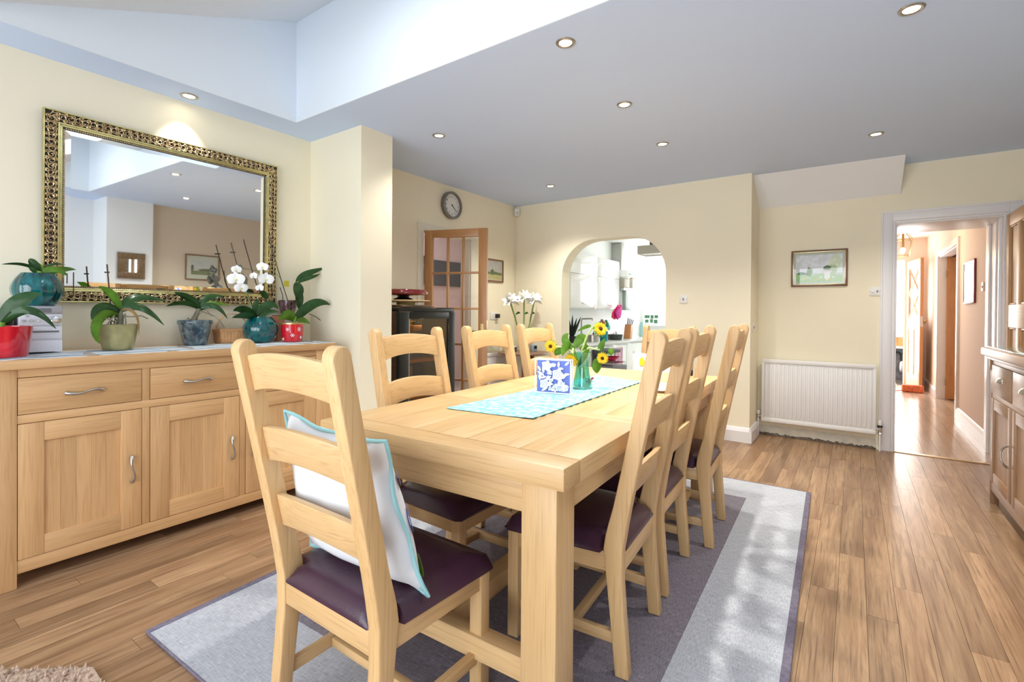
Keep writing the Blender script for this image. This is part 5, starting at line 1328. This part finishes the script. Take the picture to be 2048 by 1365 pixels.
# glass vase with sunflowers
vc = at(1160, 779, z=Zr); vc = Vector((vc.x-.01, vc.y+.045, Zr))
va = thing('glass_vase', 'waisted teal glass vase behind the napkin holder', 'vase', vc)
MB().lathe([(0, 0), (.052, 0), (.054, .006), (.048, .03), (.037, .085), (.034, .115), (.040, .16), (.047, .188), (.045, .189), (.038, .16), (.032, .115), (.035, .085), (.045, .032), (.047, .012), (0, .010)], (0, 0, 0), 36).build('vase_body', tealgl, va, smooth=60)
MB().lathe([(0, .0115), (.044, .0125), (.042, .034), (.034, .085), (.0315, .11), (0, .11)], (0, 0, 0), 32).build('water', thin_glass('vase_water', (.70, .93, .92), .03), va, smooth=60)
def sunflower(label, head, face, r, stempts, leaves, droop=False):
    loc = Vector(stempts[0]); t = thing('sunflower', label, 'flower', loc, 0, 'sunflowers in the teal vase')
    f = Vector(face).normalized(); u = f.cross(Vector((0, 0, 1)))
    u = u.normalized() if u.length > .01 else Vector((1, 0, 0)); v = u.cross(f); c = Vector(head)-loc
    stem(t, stempts, .0055, P('pale_stem', (0.50, 0.58, 0.24), 0.6), 'stem', loc)
    rnd = random.Random(int(r*1e5))
    for ring, (n_, ln, off, mat, z_, nm_) in enumerate(((20, 1.0, 0, pety, 0, 'petals'), (18, .86, .5, pety, .003, 'petals'), (16, 1.12, .3, leafl, -.008, 'sepals'))):
        mb = MB()
        for k in range(n_):
            a = 2*PI*(k+off)/n_+rnd.uniform(-.06, .06); d = u*math.cos(a)+v*math.sin(a); sd = -u*math.sin(a)+v*math.cos(a)
            L_ = r*ln*rnd.uniform(.9, 1.05); wd = r*(.17 if ring < 2 else .13); lift = rnd.uniform(-.08, .22)*r if ring < 2 else -.25*r
            p0, p1, p2 = c+d*r*.28+f*z_, c+d*(r*.28+(L_-r*.28)*.55)+f*(z_+lift*.8), c+d*L_+f*(z_+lift*.5)
            mb.add([p0-sd*wd*.6, p0+sd*wd*.6, p1+sd*wd, p1+f*.0015, p1-sd*wd, p2], [(0, 1, 2, 3), (0, 3, 4), (3, 2, 5), (4, 3, 5)])
        mb.build(nm_, mat, t, smooth=80)
    mb = MB(); n_ = 18; vs = [c+f*.009]; 
    for i in range(1, 5):
        for k in range(n_): a = 2*PI*k/n_; q_ = r*.31*i/4; vs.append(c+(u*math.cos(a)+v*math.sin(a))*q_+f*(.009-.008*(i/4)**2))
    fs = [(0, 1+k, 1+(k+1) % n_) for k in range(n_)]
    for i in range(3):
        for k in range(n_): a_ = 1+i*n_+k; b_ = 1+i*n_+(k+1) % n_; fs.append((a_, a_+n_, b_+n_, b_))
    mb.add(vs, fs).build('disc', sdisc, t, smooth=60)
    mb = MB()
    for k in range(12): a = 2*PI*k/12; d = u*math.cos(a)+v*math.sin(a); p = c-f*.004; mb.add([p+d*r*.3, p+(u*math.cos(a+.5)+v*math.sin(a+.5))*r*.3, p-f*.018], [(0, 1, 2)])
    mb.build('flower_back', leafl, t)
    for pts, w_ in leaves: leaf(t, pts, w_, leafl, .15, loc=loc, nx=(.45, -.9, 0))
    return t
def vp(px_, py_, dy=0): return at(px_, py_, y=vc.y+dy)
b0 = Vector((vc.x, vc.y, vc.z+.05))
sunflower('sunflower hanging to the left of the teal vase', vp(1101, 693), (.35, -.9, -.1), .036, [b0, vp(1150, 705), vp(1128, 696), vp(1110, 694, .02)], [([vp(1124, 698), vp(1112, 705), vp(1112, 712)], .020), ([vp(1150, 700), vp(1128, 690), vp(1125, 672), vp(1137, 668)], .022)])
sunflower('sunflower bending forward over the napkin holder', vp(1143, 721, -.07), (-.1, -.85, -.5), .040, [b0+Vector((.004, -.008, 0)), vp(1152, 706), vp(1146, 698, -.02), vp(1144, 708, -.05)], [([vp(1150, 695), vp(1160, 675, .01), vp(1168, 668, .02), vp(1172, 690, .03)], .026), ([vp(1142, 690), vp(1127, 690, -.03), vp(1125, 712, -.05)], .022)])
sunflower('lower right sunflower with leaves hanging beneath it', vp(1205, 717, -.02), (.2, -.95, -.2), .032, [b0+Vector((.010, 0, 0)), vp(1164, 706), vp(1178, 696), vp(1200, 700, .0)], [([vp(1198, 702), vp(1203, 690), vp(1210, 678)], .016), ([vp(1195, 718), vp(1192, 735), vp(1194, 747)], .026), ([vp(1218, 705), vp(1224, 700), vp(1222, 712)], .018), ([vp(1176, 698), vp(1168, 715, -.02), vp(1155, 735, -.03)], .016)])
sunflower('tall sunflower facing right above the teal vase', vp(1201, 658), (.8, -.55, .35), .040, [b0+Vector((0, .008, 0)), vp(1164, 700), vp(1174, 672), vp(1185, 655), vp(1193, 656)], [([vp(1182, 652), vp(1172, 652), vp(1155, 663)], .010), ([vp(1160, 700), vp(1176, 690, .02), vp(1174, 705, .03)], .020)])
# sweet jar
jc = at(1179, 768, z=Zr)
t = thing('sweet_jar', 'small lidded glass jar of red and white sweets behind the teal vase', 'jar', (jc.x, jc.y, Zr))
MB().lathe([(0, 0), (.030, 0), (.032, .01), (.032, .048), (.026, .056), (.024, .056), (.029, .047), (.029, .004), (0, .004)], (0, 0, 0), 24).build('jar_body', glass, t, smooth=50)
MB().lathe([(.025, .057), (.025, .062), (.010, .068), (.008, .074), (.011, .080), (.008, .088), (0, .09)], (0, 0, 0), 20).build('lid', glass, t, smooth=50)
mb = MB(); random.seed(1)
for k in range(26):
    a = random.random()*6.28; r_ = .021*math.sqrt(random.random()); mb.m = k % 2; mb.ball((r_*math.cos(a), r_*math.sin(a), .011+.022*random.random()), .006, 5)
sw_ = mb.build('sweets', [P('red_sweet', (0.6, 0.05, 0.08), 0.3), papw], t, smooth=70); sw_['kind'] = 'stuff'
pl_ = at(1316, 786, z=TZ)
t = thing('white_dish', 'white oval dish on the table behind the nearest right-hand chair', 'dish', (pl_.x-.02, pl_.y+.12, TZ), .25)
mb = MB(); mb.lathe([(0, 0), (.045, 0), (.07, .012), (.072, .015), (.066, .015), (.044, .004), (0, .004)], (0, 0, 0), 32, 'z', 2.0); mb.build('dish_body', whiteg, t, smooth=50)
bc = at(1386, 744, z=TZ)
t = thing('small_bottle', 'small teal-capped dark bottle on the table between the right-hand chairs', 'bottle', (bc.x+.04, 3.20, TZ))
MB().lathe([(0, 0), (.016, 0), (.017, .03), (.010, .04)], (0, 0, 0), 16).build('bottle_body', blackm, t, smooth=50); MB().lathe([(.010, .04), (.012, .042), (.012, .06), (0, .062)], (0, 0, 0), 16).build('cap', tealm, t, smooth=40)

def trumpet(parent, c, face, L_, loc, seed):
    rnd = random.Random(seed); f = Vector(face).normalized(); u = f.cross(Vector((0, 0, 1))).normalized(); v = u.cross(f)
    c = Vector(c)-Vector(loc); mb = MB()
    for k in range(6):
        a = PI*k/3+rnd.uniform(-.2, .2); d = u*math.cos(a)+v*math.sin(a); sd = -u*math.sin(a)+v*math.cos(a); vs = []
        for i in range(8):
            t = i/7; w_ = L_*(.05+.20*math.sin(PI*min(1, t*.93+.05))**1.1)
            for s_ in (-1, 0, 1): vs.append(c+f*L_*(.85*t-.18*t**3)+d*L_*(.06+.62*t**2)+sd*w_*s_-d*w_*.25*abs(s_)*(1-t))
        mb.add(vs, [(3*i+q, 3*i+q+1, 3*i+q+4, 3*i+q+3) for i in range(7) for q in range(2)])
    mb.m = 1
    for k in range(4): a = 1.5*k; mb.tube([c+f*L_*.1, c+f*L_*.6+(u*math.cos(a)+v*math.sin(a))*L_*.08], .0018, 4)
    return mb.build('flower', [petw, P('stamen', (.75, .7, .35), .5)], parent, smooth=70)
# ================================================================== SIDE TABLE and amaryllis
sc_ = Vector((-3.02, 4.50, 0)); ST = .735
t = thing('side_table', 'round dark wooden side table in the corner left of the arch', 'table', sc_)
MB().lathe([(0, ST-.022), (.27, ST-.022), (.28, ST-.012), (.275, ST), (0, ST)], (0, 0, 0), 40).build('tabletop', wood('walnut_top', (0.26, 0.14, 0.09), (0.19, 0.10, 0.06), (0.1, 0.05, 0.03), 'y'), t, smooth=40)
for k in range(3):
    a = -.9+k*2*PI/3; MB().tube([(.12*math.cos(a), .12*math.sin(a), ST-.022), (.21*math.cos(a), .21*math.sin(a), 0)], [.026, .016], 10).build('leg', wood('red_leg_%d' % k, (0.24, 0.07, 0.035), (0.18, 0.05, 0.025), (0.1, 0.03, 0.02), 'z'), t, smooth=50)
vz = Vector((-3.05, 4.56, ST+.0005))
v = thing('flower_vase', 'plain clear glass vase on the round side table', 'vase', vz)
MB().lathe([(0, 0), (.04, 0), (.042, .01), (.036, .06), (.045, .14), (.043, .14), (.033, .06), (.038, .012), (0, .01)], (0, 0, 0), 24).build('vase_body', thin_glass('grey_glass_vase', (.75,.82,.84), .1), v, smooth=50)
for k, (hx, hy, bx_, lab) in enumerate(((1021, 600, 1040, 'left'), (1048, 594, 1046, 'middle'), (1068, 598, 1052, 'right'))):
    hp = at(hx, hy, x=-3.05+.04*(k-1)); lab = 'white amaryllis on a thick green stem, %s of three in the side-table vase' % lab
    loc = vz+Vector((0, 0, .02)); t = thing('amaryllis', lab, 'flower', loc, 0, 'amaryllis in the side-table vase')
    mid = at((hx+bx_)/2+1, 640, x=-3.05)
    stem(t, [loc, at(bx_, 680, x=-3.05), mid, hp-Vector((0, 0, .03))], .009, stemg, 'stem', loc)
    for j, (dx, dz, f) in enumerate(((-.05, .02, (.3, -1, .5)), (.0, .045, (.8, -.3, .7)), (.05, .02, (.9, .5, .4)))):
        trumpet(t, hp+Vector((0, dx*.25, dz*.3-.03)), Vector(f)+Vector((0, dx*14, 0)), .105, loc, k*5+j)
    leaf(t, [mid+Vector((0, 0, .05)), mid+Vector((.03, -.04, .06)), mid+Vector((.03, -.07, -.02))], .014, leafm, .3, loc=loc)
    leaf(t, [mid+Vector((0, 0, .06)), mid+Vector((.03, .04, .10)), mid+Vector((.02, .06, .06))], .012, leafm, .3, loc=loc)
q = at(1010, 700, x=-3.0)
t = thing('photo_frame', 'small black tablet in a white frame on the side table', 'frame', (-2.98, 4.29, ST+.0005), .3); bx('frame_body', whitep, (-.006, -.05, 0, .004, .05, .072), t, .002); bx('screen', blackm, (.0041, -.044, .010, .005, .044, .068), t)
q = at(1055, 695, x=-2.92)
t = thing('desk_clock', 'small blue-grey clock with dark digits on the side table', 'clock', (-2.95, 4.62, ST+.0005), -.5); bx('case', P('blue_grey_plastic', (0.28, 0.36, 0.40), 0.4), (-.02, -.038, 0, .01, .038, .075), t, .005); bx('face', blackm, (.0101, -.005, .03, .011, .03, .065), t)

# ================================================================== KITCHEN beyond the arch
ux = -2.87
for k, (a, b) in enumerate(((5.32, 6.10), (6.11, 6.85))):
    t = thing('wall_cabinet', 'glossy white kitchen wall cabinet, %s the arch' % ('nearer to' if k == 0 else 'further from'), 'cabinet', (-3.0, (a+b)/2, 1.235), 0, 'kitchen wall cabinets')
    o = -(a+b)/2
    bx('cabinet_body', whiteg, (-.149, a+o, 0, .108, b+o, .71), t, .002)
    bx('lower_door', whiteg, (.109, a+o+.002, .012, .129, b+o-.002, .44), t, .002); bx('upper_door', whiteg, (.109, a+o+.002, .444, .129, b+o-.002, .70), t, .002)
    bx('handle', nickel, (.129, -.06, .06, .140, .06, .072), t, .002)
# extractor with glass, boxes and a bowl on top
t = thing('cooker_hood', 'stainless cooker hood with a grey glass front beyond the wall cabinets', 'hood', (-3.0, 7.45, 1.22))
bx('canopy', P('steel_canopy', (0.42, 0.45, 0.43), 0.3, 0.5), (-.149, -.5, .30, .16, .42, .345), t, .003); bx('glass_front', greygl, (.10, -.42, 0, .16, .42, .298), t, .003); bx('side_glass', P('pale_panel', (0.55, 0.60, 0.57), .3), (-.149, -.5, .02, .099, -.44, .298), t, .002); bx('flue', P('steel_flue', (.45, .45, .42), .35, .5), (-.149, -.27, .345, .02, -.16, 1.05), t, .003)
bx_m = P('beige_box', (0.45, 0.42, 0.33), 0.6)
q = at(1251, 560, x=-2.95)
b1 = thing('storage_tin', 'square beige tin on top of the cooker hood', 'tin', (-2.89, 7.03, 1.5655)); bx('tin_body', bx_m, (-.07, -.11, 0, .07, .10, .13), b1, .006)
b2 = thing('steamer_bowl', 'round white lidded bowl balanced on the beige tin', 'bowl', (-2.89, 7.03, 1.6965)); MB().lathe([(0, 0), (.09, 0), (.125, .03), (.13, .09), (.11, .125), (.04, .14), (0, .14)], (0, 0, 0), 28).build('bowl_body', whiteg, b2, smooth=40); bx('bowl_mark', P('green_print', (0.15, 0.35, 0.12), 0.6), (.122, -.05, .06, .132, .05, .075), b2)
b3 = thing('storage_box', 'flat pale box lying on the cooker hood behind the steamer bowl', 'box', (-2.93, 7.50, 1.5655)); bx('box_body', P('cream_box', (0.72, 0.70, 0.62), 0.6), (-.10, -.20, 0, .09, .22, .15), b3, .004); bx('box_lid', P('box_lid', (0.62, 0.50, 0.38), 0.6), (-.105, -.205, .150, .095, .225, .17), b3, .003)
# base units and worktop
wt_x = -2.50; WTZ = .80
t = thing('worktop', 'pale grey kitchen worktop running along beyond the arch', 'worktop', (-2.83, 6.2, WTZ-.03)); bx('worktop_slab', P('worktop_grey', (0.60, 0.62, 0.60), 0.25), (-.319, -1.12, 0, .33, 1.6, .03), t, .004)
for k, (a, b) in enumerate(((5.10, 5.70), (5.71, 6.30), (6.31, 6.95), (6.96, 7.75))):
    t = thing('base_cabinet', 'white kitchen base cabinet under the worktop, number %s from the arch' % ('first', 'second', 'third', 'fourth')[k], 'cabinet', (-2.83, (a+b)/2, 0), 0, 'kitchen base cabinets'); o = -(a+b)/2
    t['label'] = ('white base cabinet holding the open dish rack beside the arch', 'second white base cabinet beyond the arch, with a towel hung on it', 'third white base cabinet beyond the arch, plain front', 'furthest white base cabinet, with a dark oven front')[k]
    bx('cabinet_body', whiteg, (-.31, a+o, .0, .28, b+o, WTZ-.032), t, .002)
    bx('door', whiteg if k < 3 else P('oven_glass', (.12, .13, .15), .1), (.281, a+o+.003, .12, .300, b+o-.003, WTZ-.05), t, .002)
tw = thing('tea_towel', 'pink striped tea towel hanging on the second base cabinet', 'towel', (-2.522, 6.02, .50))
MB().grid(lambda u, v: (.004+.006*math.sin(u*16), -.13+.26*u, .22-.40*v), 20, 6).build('towel_cloth', P('pink_towel', (0.62, 0.40, 0.50), 0.9, var=.3, vscale=25), tw, smooth=60, solid=.002)
dw = thing('red_bowl', 'pink-red bowl on the rack below the worktop beside the arch', 'bowl', (-2.38, 5.42, .60))
MB().lathe([(0, 0), (.05, 0), (.11, .05), (.112, .055), (.05, .01), (0, .008)], (0, 0, 0), 28).build('bowl_body', P('raspberry_glaze', (.65, .02, .10), .3), dw, smooth=40)
rk = thing('dish_rack', 'open dark dish rack with metal rails below the worktop', 'rack', (-2.38, 5.42, .0))
bx('rack_base', P('rack_grey', (0.12, 0.12, 0.13), 0.5), (-.13, -.2, .0, .13, .2, .55), rk, .004)
for k in range(9): MB().tube([(-.12, -.18+.045*k, .551), (-.12, -.18+.045*k, .585), (.12, -.18+.045*k, .585), (.12, -.18+.045*k, .551)], .004, 6).build('rail', chrome, rk)
bx('rack_top', P('rack_dark', (0.05, 0.05, 0.055), 0.5), (-.13, -.2, .70, .05, .2, .74), rk, .004); bx('rack_back', P('rack_shadow', (0.05, 0.05, 0.055), 0.5), (-.14, -.2, .0, -.13, .2, .74), rk)
# tap
q = at(1168, 672, z=WTZ); 
t = thing('kitchen_tap', 'tall brushed steel kitchen tap on the worktop', 'tap', (-2.95, 5.78, WTZ+.0005))
MB().tube([(0, 0, 0), (0, 0, .28), (.01, 0, .295), (.15, 0, .30), (.16, 0, .295), (.16, 0, .275)], .011, 10).build('spout', nickel, t, smooth=50); MB().lathe([(.02, 0), (.02, .05), (.012, .06)], (0, 0, 0), 16).build('tap_base', nickel, t, smooth=40); MB().tube([(0, 0, .04), (0, .05, .06)], .006, 8).build('lever', nickel, t)
def wt(px_, x_): p = at(px_, 675, x=x_); return p.y
def item(name, label, cat, px_, x_, build):
    t = thing(name, label, cat, (x_, wt(px_, x_), WTZ+.0008)); build(t); return t
def utens(t):
    MB().lathe([(0, 0), (.055, 0), (.06, .13), (.055, .13), (.05, .01), (0, .01)], (0, 0, 0), 24).build('pot', P('teal_ceramic', (0.0, 0.22, 0.26), 0.2), t, smooth=40)
    for k, (c, dx, dy, h_) in enumerate((((.0, .45, .42), .03, .05, .24), ((.05, .25, .10), .03, .01, .27), ((.7, .3, .15), .02, -.02, .25), ((.2, .05, .2), -.01, -.09, .25), ((.35, .75, .65), .03, .10, .20), ((.35, .15, .1), 0, -.05, .28))):
        m = P('utensil_%d' % k, c, .4); MB().tube([(0, 0, .02), (dx*.5, dy*.6, .16)], .005, 6).lathe([(0, h_-.06), (.018, h_-.05), (.026, h_-.02), (.018, h_+.01), (0, h_+.015)], (dx, dy, 0), 12, 'z', .6).build('utensil', m, t, smooth=50)
item('utensil_pot', 'teal pot crammed with coloured utensils on the kitchen worktop', 'pot', 1207, -2.72, utens)
def pan(t):
    MB().lathe([(0, 0), (.10, 0), (.11, .07), (.112, .075), (.0, .085)], (0, 0, 0), 28).build('pan_body', P('dark_pan', (0.05, 0.06, 0.055), 0.3), t, smooth=40); MB().tube([(0, -.05, .085), (0, -.02, .115), (0, .02, .115), (0, .05, .085)], .008, 8).build('lid_handle', chrome, t, smooth=50)
item('saucepan', 'dark lidded casserole on the worktop beside the utensil pot', 'pan', 1230, -2.75, pan)
def pan2(t): MB().lathe([(0, 0), (.08, 0), (.085, .09), (.0, .10)], (0, 0, 0), 28).build('pan_body', nickel, t, smooth=40); MB().ball((0, 0, .112), .012, 8).build('lid_knob', blackm, t)
item('saucepan', 'shiny steel lidded pan on the worktop left of the teal pot', 'pan', 1187, -2.75, pan2)
def kb(t):
    w_ = wood('knife_block_wood', (0.62, 0.30, 0.12), (0.52, 0.23, 0.09), (0.35, 0.13, 0.05), 'z')
    o = MB().prism([(-.06, 0), (.03, 0), (.08, .19), (0, .21)], 'x', -.05, .05).build('block', w_, t, .003)
    for k in range(4): MB().tube([(-.03+.02*k, .035+.008*k, .19), (-.03+.02*k, .085+.012*k, .30-.01*k)], .008, 6).build('knife_handle', blackm, t)
item('knife_block', 'slanted orange-brown knife block on the worktop', 'knife block', 1256, -2.72, kb)
def clover(t):
    MB().lathe([(0, 0), (.05, 0), (.05, .16), (.03, .19), (.03, .23), (0, .235)], (0, 0, 0), 20).build('jug_body', P('pale_aqua_plastic', (0.45, 0.70, 0.70), 0.2), t, smooth=40)
item('water_jug', 'pale aqua water jug on the worktop right of the knife block', 'jug', 1284, -2.80, clover)
def leafdark(t):
    MB().lathe([(0, 0), (.05, 0), (.055, .08), (.05, .08), (0, .07)], (0, 0, 0), 20).build('pot', blackm, t, smooth=40)
    for k in range(5): leaf(t, [Vector((-2.9, 0, 0)), Vector((-2.9+.02*k-.04, .01*k-.02, .12)), Vector((-2.9+.05*k-.1, -.03+.02*k, .26+.02*(k % 3)))], .022, P('dark_blade_%d' % k, (0.03, 0.05, 0.04), .4), .3, loc=(-2.9, 0, -.05))
item('spiky_plant', 'dark spiky plant on the worktop at the left edge of the arch', 'plant', 1144, -2.9, leafdark)
# oven gloves
q = at(1234, 626, x=-2.80)
t = thing('oven_gloves', 'pair of bright pink oven gloves hanging beside the hood', 'gloves', (q.x, q.y, q.z-.09))
for s_, c in ((-1, pinkr), (1, P('magenta_trim', (0.55, 0.02, 0.25), .8))):
    MB().prism([(s_*.0-.06, 0), (-.10+.03*s_, .02), (-.11, .09), (-.06, .13), (.02, .17), (.09, .21), (.12, .18), (.09, .07), (.05, .01), (.01, .03), (-.02, -.01)], 'x', s_*.022-.012, s_*.022+.012).build('glove', c, t, .008)
MB().tube([(0, .09, .19), (0, .09, .26)], .004, 6).build('hanging_loop', pinkr, t)
# sign on the sill and the pendant
q = at(1302, 648, y=8.45)
t = thing('sill_sign', 'white sign with dark green shapes standing below the kitchen window', 'sign', (q.x, 8.47, .99)); bx('board', papw, (-.14, -.01, -.02, .14, .005, .17), t, .002)
for k, (a, b, c, d) in enumerate(((-.12, .10, -.03, .15), (-.01, .09, .04, .15), (.06, .10, .12, .15), (-.11, .02, -.05, .07), (-.02, .02, .03, .08), (.05, .01, .11, .07))): bx('sign_mark', P('green_mark', (.08, .22, .12), .6), (a, -.0118, b, c, -.0102, d), t)
bx('sill', trimw, (-.6, -.06, -.045, 1.4, .03, -.021), t, .003)
pa, pb = at(1283, 500, y=6.3), at(1328, 500, y=6.3)
t = thing('pendant_lamp', 'square grey fabric ceiling lamp in the kitchen', 'lamp', ((pa.x+pb.x)/2, 6.3, 1.95))
hw_ = (pb.x-pa.x)/2
for b in ((-hw_, -hw_, 0, hw_, -hw_+.006, .11), (-hw_, hw_-.006, 0, hw_, hw_, .11), (-hw_, -hw_+.006, 0, -hw_+.006, hw_-.006, .11), (hw_-.006, -hw_+.006, 0, hw_, hw_-.006, .11)): bx('shade_side', shadem, b, t, .001)
bx('diffuser', P('diffuser', (.75, .73, .68), .6), (-hw_+.006, -hw_+.006, .01, hw_-.006, hw_-.006, .016), t); bx('canopy', P('bronze', (.12, .09, .06), .4, .5), (-.02, -.06, .11, .02, .06, .33), t, .002)

# ================================================================== HALL beyond the door
ly = 7.6; q = at(1806, 492, y=ly)
t = thing('lantern', 'brass and glass hanging lantern with a glowing bulb in the hall', 'lantern', (q.x, ly, 0))
z0, z1, zt = at(1806, 512, y=ly).z, at(1806, 480, y=ly).z, at(1806, 468, y=ly).z; a_ = .082; b_ = .065
for sx in (-1, 1):
    for sy in (-1, 1):
        MB().tube([(sx*b_, sy*b_, z0), (sx*a_, sy*a_, z1)], .0035, 6).build('corner_bar', brass, t); MB().tube([(sx*a_, sy*a_, z1), (sx*.05, sy*.05, z1+.055), (sx*.012, sy*.012, zt+.02)], .004, 6).build('top_scroll', brass, t, smooth=50)
for z_, r_ in ((z0, b_), (z1, a_)):
    for k in range(4):
        c = [(-r_, -r_, z_), (r_, -r_, z_), (r_, r_, z_), (-r_, r_, z_)]; MB().tube([c[k], c[(k+1) % 4]], .0035, 6).build('frame_bar', brass, t)
for k in range(4):
    s1 = [(-1, -1), (1, -1), (1, 1), (-1, 1)][k]; s2 = [(-1, -1), (1, -1), (1, 1), (-1, 1)][(k+1) % 4]
    MB().add([(s1[0]*b_, s1[1]*b_, z0), (s2[0]*b_, s2[1]*b_, z0), (s2[0]*a_, s2[1]*a_, z1), (s1[0]*a_, s1[1]*a_, z1)], [(0, 1, 2, 3)]).build('pane', glass, t, solid=.002)
MB().ball((0, 0, z0+.07), .028, 10).build('bulb', lante, t, smooth=60); MB().tube([(0, 0, z0+.1), (0, 0, zt+.02)], .012, 8).build('lamp_holder', brass, t)
mb = MB(); zc = zt+.02
while zc < CZ-.03:
    mb.lathe([(.010, -.003), (.013, 0), (.010, .003), (.007, 0), (.010, -.003)], (0, 0, zc), 8); zc += .012
mb.tube([(0, 0, zt+.02), (0, 0, CZ)], .0025, 5); ch_ = mb.build('chain', brass, t); ch_['kind'] = 'stuff'
MB().lathe([(.04, CZ-.02), (.045, CZ-.001)], (0, 0, 0), 20).build('ceiling_rose', brass, t)
bl = bpy.data.lights.new('lantern_light', 'POINT'); bl.energy = 9; bl.color = (1, .82, .6); bl.shadow_soft_size = .03
bo = bpy.data.objects.new('lantern_light', bl); COL.objects.link(bo); bo.location = (q.x-.16, ly-.16, z0+.03)
# open front door leaf with lozenge glazing, seen edge-on
fd = bpy.data.objects.new('door_6', None); COL.objects.link(fd); fd['kind'] = 'structure'
hy, fy = 10.48, 9.72; fx_ = at(1843, 640, y=fy).x
hx_ = at(1816, 640, y=hy).x
fd.location = (hx_, hy, 0); fd.rotation_euler = (0, 0, math.atan2(fy-hy, fx_-hx_)); dL = math.hypot(fy-hy, fx_-hx_)
fm = wood('front_door_wood', (0.80, 0.62, 0.50), (0.72, 0.53, 0.41), (0.58, 0.38, 0.27), 'z', rough=.3); DH = 2.06
bx('stile', fm, (0, -.02, .01, .1, .02, DH), fd, .003); bx('stile', fm, (dL-.1, -.02, .01, dL-.002, .02, DH), fd, .003); bx('edge', gdo['z'], (dL-.002, -.021, .01, dL+.002, .021, DH), fd)
for z0_, z1_ in ((DH-.13, DH), (.95, 1.12), (.01, .22)): bx('rail', fm, (.1, -.019, z0_, dL-.1, .019, z1_), fd, .003)
bx('muntin', fm, (dL/2-.03, -.018, .22, dL/2+.03, .018, .95), fd, .003); bx('panel', fm, (.1, -.006, .22, dL-.1, .006, .95), fd)
bx('pane', glass, (.1, -.003, 1.12, dL-.1, .003, DH-.13), fd)
for a, b in (((.1, 1.12), (dL-.1, 1.53)), ((dL-.1, 1.12), (.1, 1.53)), ((.1, 1.53), (dL-.1, DH-.13)), ((dL-.1, 1.53), (.1, DH-.13))): MB().tube([(a[0], 0, a[1]), (b[0], 0, b[1])], .018, 4).build('lozenge_bar', gdo['z'], fd)
bx('lock_plate', nickel, (dL+.001, -.016, 1.0, dL+.004, .016, 1.16), fd); MB().ball((dL-.05, .045, 1.08), .028, 10).build('door_knob', brass, fd, smooth=50)
q = at(1826, 780, z=0)
t = thing('draught_stopper', 'small red fabric draught stopper lying against the open front door', 'doorstop', (at(1826, 786, z=0).x, 9.55, .0005), .1)
bx('stopper_body', P('orange_red_fabric', (0.62, 0.16, 0.07), 0.85, var=.3, vscale=20), (-.13, -.05, 0, .13, .05, .11), t, .02); MB().tube([(-.12, -.03, .02), (-.2, -.06, .015), (-.26, -.04, .008)], .008, 6).build('tie', P('pink_tie', (.6, .25, .2), .8), t)
# outside the front door: step, low brick wall with terracotta pots, waste pipe
struct('porch_floor', MB().box(-1.2, 10.6, -.14, 2.0, 12.4, -.02), P('paving', (0.6, 0.55, 0.48), 0.9))
pwm = MB().box(-.6, 11.6, -.02, 1.2, 11.7, .545); LZ = .545
pw_ = struct('wall_porch', pwm, P('mortar', (.30, .30, .31), .9))
for r_ in range(8):
    for c_ in range(9):
        xa = -.58+c_*.2+(.1 if r_ % 2 else 0)
        if xa+.19 > 1.2: continue
        MB().box(xa, 11.588, -.012+r_*.07, xa+.19, 11.6, -.012+r_*.07+.06).build('brick', brick_m, pw_)
bx('coping', P('stone_ledge', (.72, .68, .60), .8), (-.62, 11.55, .546, 1.22, 11.75, .59), pw_, .004)
for k, px_ in enumerate((1789, 1800)):
    q = at(px_, 700, y=11.65)
    t = thing('terracotta_pot', 'upturned terracotta pot on the ledge outside the front door, %s' % ('left one' if k == 0 else 'right one'), 'pot', (q.x, 11.65, .591), 0, 'terracotta pots outside'); MB().lathe([(.062, 0), (.066, 0), (.066, .03), (.038, .17), (0, .17)], (0, 0, 0), 20).build('pot_body', terra, t, smooth=40)
t = thing('waste_pipe', 'curved black pipe with a metal trap outside the front door', 'pipe', (at(1794, 730, y=11.53).x, 11.52, .0))
MB().tube([(-.16, 0, .50), (.02, 0, .50), (.07, 0, .46), (.08, 0, .37), (.08, 0, .28)], .032, 12).build('pipe', blackm, t, smooth=50); MB().lathe([(.0, .10), (.055, .10), (.06, .13), (.06, .28), (.035, .32)], (.08, 0, 0), 20).build('trap', nickel, t, smooth=40)
